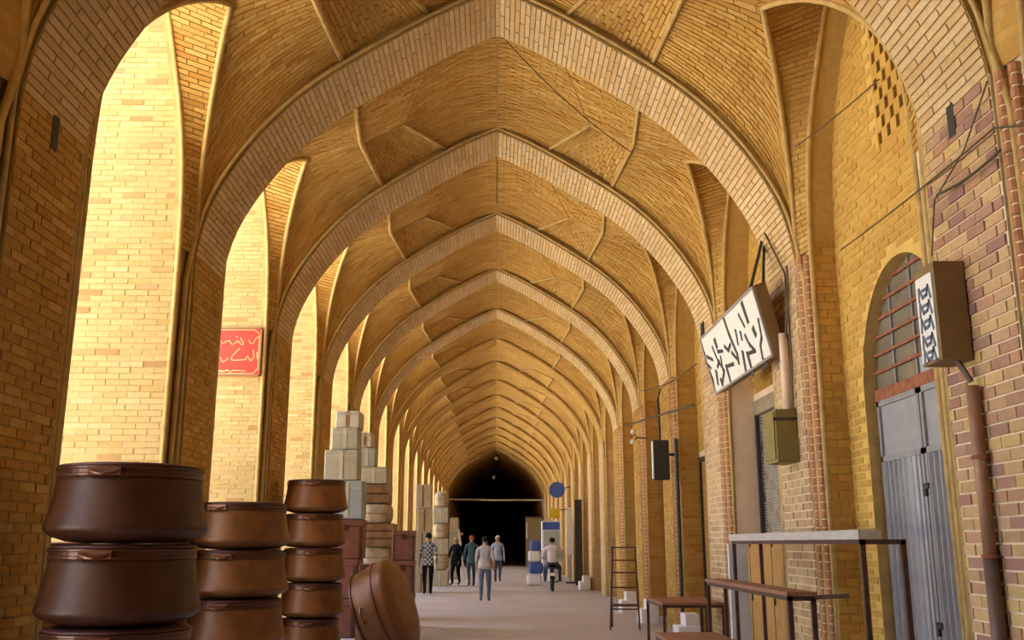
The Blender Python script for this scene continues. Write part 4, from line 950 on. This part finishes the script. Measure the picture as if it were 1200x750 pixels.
# ------------------------------------------------------------------ people
def skinned(name, V, E, rad, labels, mats, parent, root=0, sub=2):
    """one continuous surface grown on a skeleton; each face takes the cloth of its nearest bone"""
    me = bpy.data.meshes.new(name); me.from_pydata(V, E, []); ob = bpy.data.objects.new(name, me); COL.objects.link(ob)
    ob.modifiers.new('s', 'SKIN'); sv = me.skin_vertices[0].data
    for i, r_ in enumerate(rad): sv[i].radius = r_ if isinstance(r_, tuple) else (r_, r_)
    for i in range(len(V)): sv[i].use_root = i == root
    if sub: md = ob.modifiers.new('d', 'SUBSURF'); md.levels = md.render_levels = sub
    dg = bpy.context.evaluated_depsgraph_get(); nm = bpy.data.meshes.new_from_object(ob.evaluated_get(dg)); bpy.data.objects.remove(ob)
    nm.name = name; nm.materials.clear()
    for m_ in mats: nm.materials.append(MAT[m_])
    A_ = np.array([V[e[0]] for e in E], float); B_ = np.array([V[e[1]] for e in E], float); AB = B_-A_; ll = (AB**2).sum(1)+1e-9
    rr = np.array([max(np.max(rad[e[0]]), np.max(rad[e[1]])) for e in E])
    for p in nm.polygons:
        c = np.array(p.center); t = np.clip(((c-A_)*AB).sum(1)/ll, 0, 1); d = np.linalg.norm(A_+AB*t[:, None]-c, axis=1)-rr*.8
        p.material_index = labels[int(np.argmin(d))]; p.use_smooth = True
    return link(name, nm, parent)
def person(loc, face, h, clothes, hair, label, stride=.22, swing=.2, arms=None, sit=False, lean=0., build=1.):
    """face: heading angle, 0 looks along +Y (away from the lens), pi looks at it"""
    o = thing('person', label, 'person', loc, face); k = h/1.75
    top, legs, shoe, sleeve = clothes
    mats = ['skin', top, legs, shoe]; V = []; E = []; Rd = []; Lb = []
    def v(p, r_): V.append((p[0]*k, p[1]*k, p[2]*k)); Rd.append(tuple(q*k for q in r_) if isinstance(r_, tuple) else r_*k); return len(V)-1
    def e(a, b_, l): E.append((a, b_)); Lb.append(l)
    hipz = .93 if not sit else .86
    pel = v((0, 0, hipz), (.145*build, .105*build)); wa = v((0, lean*.2, hipz+.17), (.135*build, .10*build)); ch = v((0, lean*.6, hipz+.40), (.165*build, .115*build)); up = v((0, lean*.85, hipz+.515), (.12*build, .085*build))
    nk = v((0, lean*.95+.005, hipz+.60), .055); hd0 = v((0, lean+.015, hipz+.665), (.068, .078)); hd1 = v((0, lean+.02, hipz+.735), (.076, .092)); hd2 = v((0, lean+.01, hipz+.79), (.062, .075))
    e(pel, wa, 1); e(wa, ch, 1); e(ch, up, 1); e(up, nk, 0); e(nk, hd0, 0); e(hd0, hd1, 0); e(hd1, hd2, 0)
    ns = v((0, lean+.118, hipz+.70), .016); e(hd0, ns, 0)
    for sx in (-1, 1):
        er = v((sx*.086, lean+.01, hipz+.705), .018); e(hd1, er, 0)
        hp = v((sx*.095, 0, hipz-.07), .098*build)
        if sit: kn = v((sx*.24, .40, hipz-.10), .07); an = v((sx*.24, .26, hipz-.50), .05); ft = v((sx*.25, .42, hipz-.55), .042)
        else:
            sw = sx*stride; kn = v((sx*.105, .06+sw*.55, .50), .068*build); an = v((sx*.10, sw-.02, .085+(.04 if sw < 0 else 0)), .045); ft = v((sx*.11, sw+.14, .035+(.01 if sw < 0 else 0)), .038)
        e(pel, hp, 2); e(hp, kn, 2); e(kn, an, 2); e(an, ft, 3)
        sh = v((sx*.185*build, lean*.8, hipz+.475), .062*build)
        if arms and arms.get(sx): el_, wr = arms[sx]
        elif sit: el_, wr = (sx*.33, .22, hipz+.22), (sx*.30, .46, hipz+.16)
        else: el_, wr = (sx*.24, -sx*swing*.35-.02, hipz+.20), (sx*.245, -sx*swing+.08, hipz-.04)
        elv = v(el_, .045); wrv = v(wr, .031)
        e(up, sh, 1); e(sh, elv, 1); e(elv, wrv, 1 if sleeve else 0)
        d = (Vector(wr)-Vector(el_)).normalized(); sd = Vector((0, 1, 0)) if abs(d.y) < .7 else Vector((sx, 0, 0)); sd = (sd-d*sd.dot(d)).normalized(); dn = d.cross(sd)
        pm = v(tuple(Vector(wr)+d*.055), (.030, .022)); e(wrv, pm, 0)
        for q, (off, ln) in enumerate(((-.027, .062), (-.009, .074), (.009, .078), (.027, .070))):
            f1 = v(tuple(Vector(wr)+d*.088+sd*off), .0095); f2 = v(tuple(Vector(wr)+d*(.088+ln*.55)+sd*off+dn*.010), .0085); f3 = v(tuple(Vector(wr)+d*(.088+ln*.95)+sd*off+dn*.028), .007)
            e(pm, f1, 0); e(f1, f2, 0); e(f2, f3, 0)
        t1 = v(tuple(Vector(wr)+d*.03+sd*.038), .011); t2 = v(tuple(Vector(wr)+d*.075+sd*.058+dn*.012), .009); e(wrv, t1, 0); e(t1, t2, 0)
    skinned('body', V, E, Rd, Lb, mats, o, pel)
    if hair:                                                     # hair cap over crown and nape, open at the face
        mb = MB(); nu, nv = 20, 10; c = Vector((0, lean+.008, hipz+.735))*k; vs = []; fs = []
        for i in range(nv+1):
            t = R(88)-R(118)*i/nv
            for q in range(nu):
                a = 2*math.pi*q/nu; fwd = math.sin(a)
                t2 = max(t, R(22)) if fwd > .45 else (max(t, R(-8)) if fwd > 0 else t)
                vs.append(c+Vector((math.cos(a)*.094*math.cos(t2), math.sin(a)*.112*math.cos(t2)-.006, .108*math.sin(t2)))*k)
        fs = [(i*nu+q, i*nu+(q+1) % nu, (i+1)*nu+(q+1) % nu, (i+1)*nu+q) for i in range(nv) for q in range(nu)]
        mb.add(vs, fs, hair); mb.build('hair', o, True)
    for sx in (-1, 1): MB().lathe([(.002, -.008), (.009, 0), (.002, .008)], 'hair_black', 8, Matrix.Translation(Vector((sx*.032, lean+.098, hipz+.738))*k)).build('eye', o)
    mb = MB(); mb.box(Vector((0, lean+.094, hipz+.668))*k, (.045*k, .012*k, .010*k), 'cloth_maroon'); mb.build('mouth', o)
    return o
def hem(o, z0, z1, r0, r1, mat, k=1., name='shirt_hem', dy=0.):
    mb = MB(); mb.lathe([(r0, z0), (r0*1.01, (z0*2+z1)/3), (r1, z1)], mat, 24, Matrix.Diagonal((1, .72, 1)).to_4x4() @ Matrix.Translation((0, dy, 0))); return mb.build(name, o, True)
g = atZ(501, 697, 0); p1 = person((g.x, g.y, 0), .15, 1.80, ('check_shirt', 'cloth_black', 'shoe', True), 'hair_black', 'man in a checked shirt and black trousers walking beside the cartons', .16, .10); hem(p1, .86, 1.10, .185, .165, 'check_shirt')
g = atZ(534, 686, 0); p2 = person((g.x, g.y, 0), math.pi-.5, 1.70, ('cloth_black', 'cloth_black', 'shoe', True), 'hair_white', 'white-haired person in black jacket and black trousers', .10, .10, {1: ((.25, .10, 1.08), (.16, .26, .98))}, build=1.12); hem(p2, .74, 1.12, .22, .185, 'cloth_black', name='jacket_skirt')
g = atZ(554, 687, 0); p3 = person((g.x-.05, g.y, 0), .2, 1.78, ('cloth_teal', 'denim_dark', 'shoe', True), 'hair_red', 'red-haired person in teal jacket and dark jeans with maroon bag', .12, .12); hem(p3, .80, 1.10, .20, .17, 'cloth_teal', name='jacket_skirt')
o = thing('shoulder_bag', 'maroon bag hanging at the side of the red-haired person', 'bag', (g.x+.26, g.y-.02, .52)); bevel(MB().box((0, 0, .22), (.12, .30, .44), 'cloth_maroon').build('bag_body', o), .04, 3); MB().tube([(0, -.1, .42), (-.02, -.06, .75), (-.05, 0, .95), (-.02, .06, .75), (0, .1, .42)], .012, 'cloth_maroon', 6).build('strap', o)
g = atZ(568, 705, 0); p4 = person((g.x, g.y, 0), -.05, 1.68, ('cloth_grey', 'denim', 'shoe', False), 'hair_black', 'man in a grey t-shirt and blue jeans seen from behind', .14, .08, build=1.05); hem(p4, .84, 1.10, .19, .17, 'cloth_grey')
g = atZ(583, 682, 0); p5 = person((g.x, g.y, 0), math.pi+.1, 1.80, ('cloth_blue', 'denim_dark', 'shoe', True), 'hair_white', 'man in a light blue shirt and dark trousers coming along the passage', .15, .10); hem(p5, .84, 1.10, .185, .165, 'cloth_blue')
# ------------------------------------------------------------------ motorcycle and rider
def motorcycle(x, y, rz):
    o = thing('motorcycle', 'small dark motorcycle ridden away down the passage', 'motorcycle', (x, y, 0), rz)
    for yy in (-.60, .62):
        wl = MB(); n, m_ = 28, 8
        V = [((.05*math.cos(2*math.pi*b_/m_)), yy+(.25+.05*math.sin(2*math.pi*b_/m_))*math.cos(2*math.pi*a/n), .305+(.25+.05*math.sin(2*math.pi*b_/m_))*math.sin(2*math.pi*a/n)) for a in range(n) for b_ in range(m_)]
        wl.add(V, [(a*m_+b_, a*m_+(b_+1) % m_, ((a+1) % n)*m_+(b_+1) % m_, ((a+1) % n)*m_+b_) for a in range(n) for b_ in range(m_)], 'rubber'); w_ = wl.build('wheel', o, True)
        mb = MB()
        for a in range(8): mb.tube([(0, yy, .305), (0, yy+.21*math.cos(a*math.pi/4), .305+.21*math.sin(a*math.pi/4))], .008, 'chrome', 5)
        mb.tube([(-.07, yy, .305), (.07, yy, .305)], .03, 'chrome', 8); mb.build('spokes', w_)
    mb = MB(); mb.tube([(0, -.60, .305), (0, -.15, .42), (0, .25, .45), (0, .42, .85)], .035, 'iron_dark', 8); mb.tube([(0, -.45, .72), (0, .1, .74), (0, .40, .80)], .03, 'iron_dark', 8); mb.build('frame', o, True)
    bevel(MB().box((0, .02, .40), (.22, .34, .26), 'chrome').build('engine', o), .03)
    mb = MB(); mb.tube([(0, .0, .80), (0, .15, .86), (0, .38, .84)], [.07, .13, .07], 'cloth_maroon', 12); mb.build('fuel_tank', o, True)
    bevel(MB().box((0, -.32, .80), (.24, .62, .09), 'cloth_black').build('seat', o), .03)
    for sx in (-1, 1):
        MB().tube([(sx*.07, .62, .305), (sx*.07, .45, .95)], .022, 'chrome', 8).build('fork', o); MB().tube([(sx*.09, -.60, .32), (sx*.10, -.45, .72)], .022, 'chrome', 8).build('shock_absorber', o)
        MB().tube([(sx*.33, .32, 1.02), (sx*.33, .32, 1.20)], .008, 'chrome', 5).build('mirror_stem', o); MB().lathe([(.002, -.006), (.05, 0), (.002, .006)], 'chrome', 12, Matrix.Translation((sx*.36, .32, 1.23)) @ Matrix.Rotation(R(90), 4, 'X')).build('mirror', o)
    MB().tube([(-.36, .28, 1.02), (-.14, .42, 1.0), (.14, .42, 1.0), (.36, .28, 1.02)], .014, 'chrome', 6).build('handlebar', o)
    MB().tube([(.13, .2, .35), (.14, -.3, .30), (.15, -.75, .34)], [.025, .04, .045], 'chrome', 8).build('exhaust', o, True)
    V = []; mb = MB()
    for i in range(9):
        a = R(20+15*i); 
        for sx in (-1, 1): V.append((sx*.075, -.60-.33*math.cos(a), .305+.33*math.sin(a)))
    mb.add(V, [(2*i, 2*i+1, 2*i+3, 2*i+2) for i in range(8)], 'cloth_black'); fo = mb.build('rear_mudguard', o); md = fo.modifiers.new('t', 'SOLIDIFY'); md.thickness = .012
    MB().box((0, -.80, .72), (.12, .06, .08), 'cloth_maroon').build('tail_light', o); MB().box((0, -.86, .54), (.16, .012, .12), 'sign_white').build('number_plate', o)
    MB().lathe([(.02, -.05), (.09, 0), (.09, .05), (.02, .06)], 'chrome', 16, Matrix.Translation((0, .55, .92)) @ Matrix.Rotation(R(-90), 4, 'X')).build('headlamp', o, True)
    return o
gm = atZ(649, 694, 0); motorcycle(gm.x, gm.y+.85, -.04)
person((gm.x, gm.y+.60, .0), -.04, 1.75, ('cloth_white', 'denim_dark', 'shoe', True), 'hair_black', 'rider in a white shirt sitting on the motorcycle', sit=True, lean=.08, build=1.28)
# ------------------------------------------------------------------ goods and signs at the far shops
o = thing('shaded_opening_panel', 'dark panel standing in for a shaded opening by the far shops', 'door', (3.07, 36.6, 0)); MB().box((0, 0, 1.55), (.26, .04, 3.1), 'iron_dark').build('leaf', o)  # flat dark panel takes the place of a shaded shop opening
for z in (.4, 1.5, 2.6): MB().box((0, -.025, z), (.26, .012, .05), 'rust_dark').build('cross_rail', o)
o = thing('bag_bundle', 'blue and white plastic sacks heaped beside the motorcycle', 'sack', (1.42, 36.5, 0))
for k, (x, z, w, mt) in enumerate(((0, 0, .55, 'plastic_white'), (.05, .42, .52, 'plastic_blue'), (0, .84, .46, 'plastic_white'), (.04, 1.22, .40, 'plastic_blue'))):
    b_ = MB(); b_.box((x, 0, z+.21), (w, .45, .40), mt); bevel(b_.build('filled_bag', o), .09, 3)
o = thing('display_fridge', 'white upright showcase standing outside a far shop', 'fridge', (2.25, 40.5, 0)); bevel(MB().box((0, 0, 1.2), (.75, .7, 2.4), 'plastic_white').build('body', o), .03)
MB().box((0, -.36, 1.15), (.60, .03, 1.7), 'pane_clear').build('glass_door', o); MB().box((.26, -.39, 1.2), (.03, .03, .4), 'chrome').build('handle', o); MB().box((0, -.36, 2.2), (.70, .03, .30), 'plastic_blue').build('header_panel', o)
o = thing('standing_banner', 'narrow white upright banner beside the far white showcase', 'banner', (2.90, 38.5, 0)); MB().box((0, 0, 2.0), (.18, .03, 1.8), 'plastic_white').build('banner_sheet', o); MB().tube([(0, .03, 0), (0, .03, 2.95)], .02, 'chrome', 6).build('pole', o); MB().box((0, 0, .03), (.36, .3, .06), 'iron_dark').build('base', o)
o = thing('hanging_sign', 'blue round sign hanging high by the far shops', 'sign', (2.62, 42, 0)); MB().lathe([(.02, -.04), (.34, -.04), (.34, .04), (.02, .04)], 'plastic_blue', 24, Matrix.Translation((0, 0, 3.75)) @ Matrix.Rotation(R(90), 4, 'X')).build('disc', o); MB().tube([(0, 0, 3.75), (.72, 0, 3.9)], .02, 'iron_dark', 6).build('arm', o)
o = thing('hanging_sign', 'yellow square sign under the blue round one', 'sign', (2.58, 43, 0)); bevel(MB().box((0, 0, 2.80), (.46, .06, .42), 'plastic_yellow').build('panel', o), .01); MB().tube([(0, 0, 2.9), (.76, 0, 3.0)], .02, 'iron_dark', 6).build('arm', o)
o = thing('kiosk', 'tan plank kiosk inside the dark passage mouth', 'kiosk', (2.62, 67.5, 0))
for k in range(6): MB().box((-.5+.2*k, -.5, 1.6), (.185, .05, 3.2), 'kiosk_tan').build('plank', o)
MB().box((0, 0, 1.6), (1.15, .95, 3.15), 'kiosk_tan').build('body', o); MB().box((0, 0, 3.25), (1.25, 1.1, .08), 'rust_dark').build('roof', o); MB().box((-.52, -.54, 2.35), (.12, .03, 1.0), 'plastic_white').build('white_panel', o)
o = tag(MB().tube([(-XP, 66.8, 4.45), (0, 66.8, 4.38), (XP, 66.8, 4.40)], .06, 'carton_pale', 8).build('tie_rod'), 'pale horizontal rod spanning the mouth of the dark passage', 'rod')
for k, (x, y, z, lb) in enumerate(((0.0, 67.2, 7.25, 'upper small white bulb hanging in the dark passage mouth'), (-.15, 70, 6.15, 'lower small white bulb hanging in the dark passage'))):
    o = thing('hanging_bulb', lb, 'lamp', (x, y, z)); MB().lathe([(.01, -.14), (.10, -.08), (.12, 0), (.07, .09), (.03, .13)], 'bulb', 14).build('bulb', o, True); MB().tube([(0, 0, .12), (0, 0, 7.75-z)], .012, 'cable_black', 5).build('flex', o)
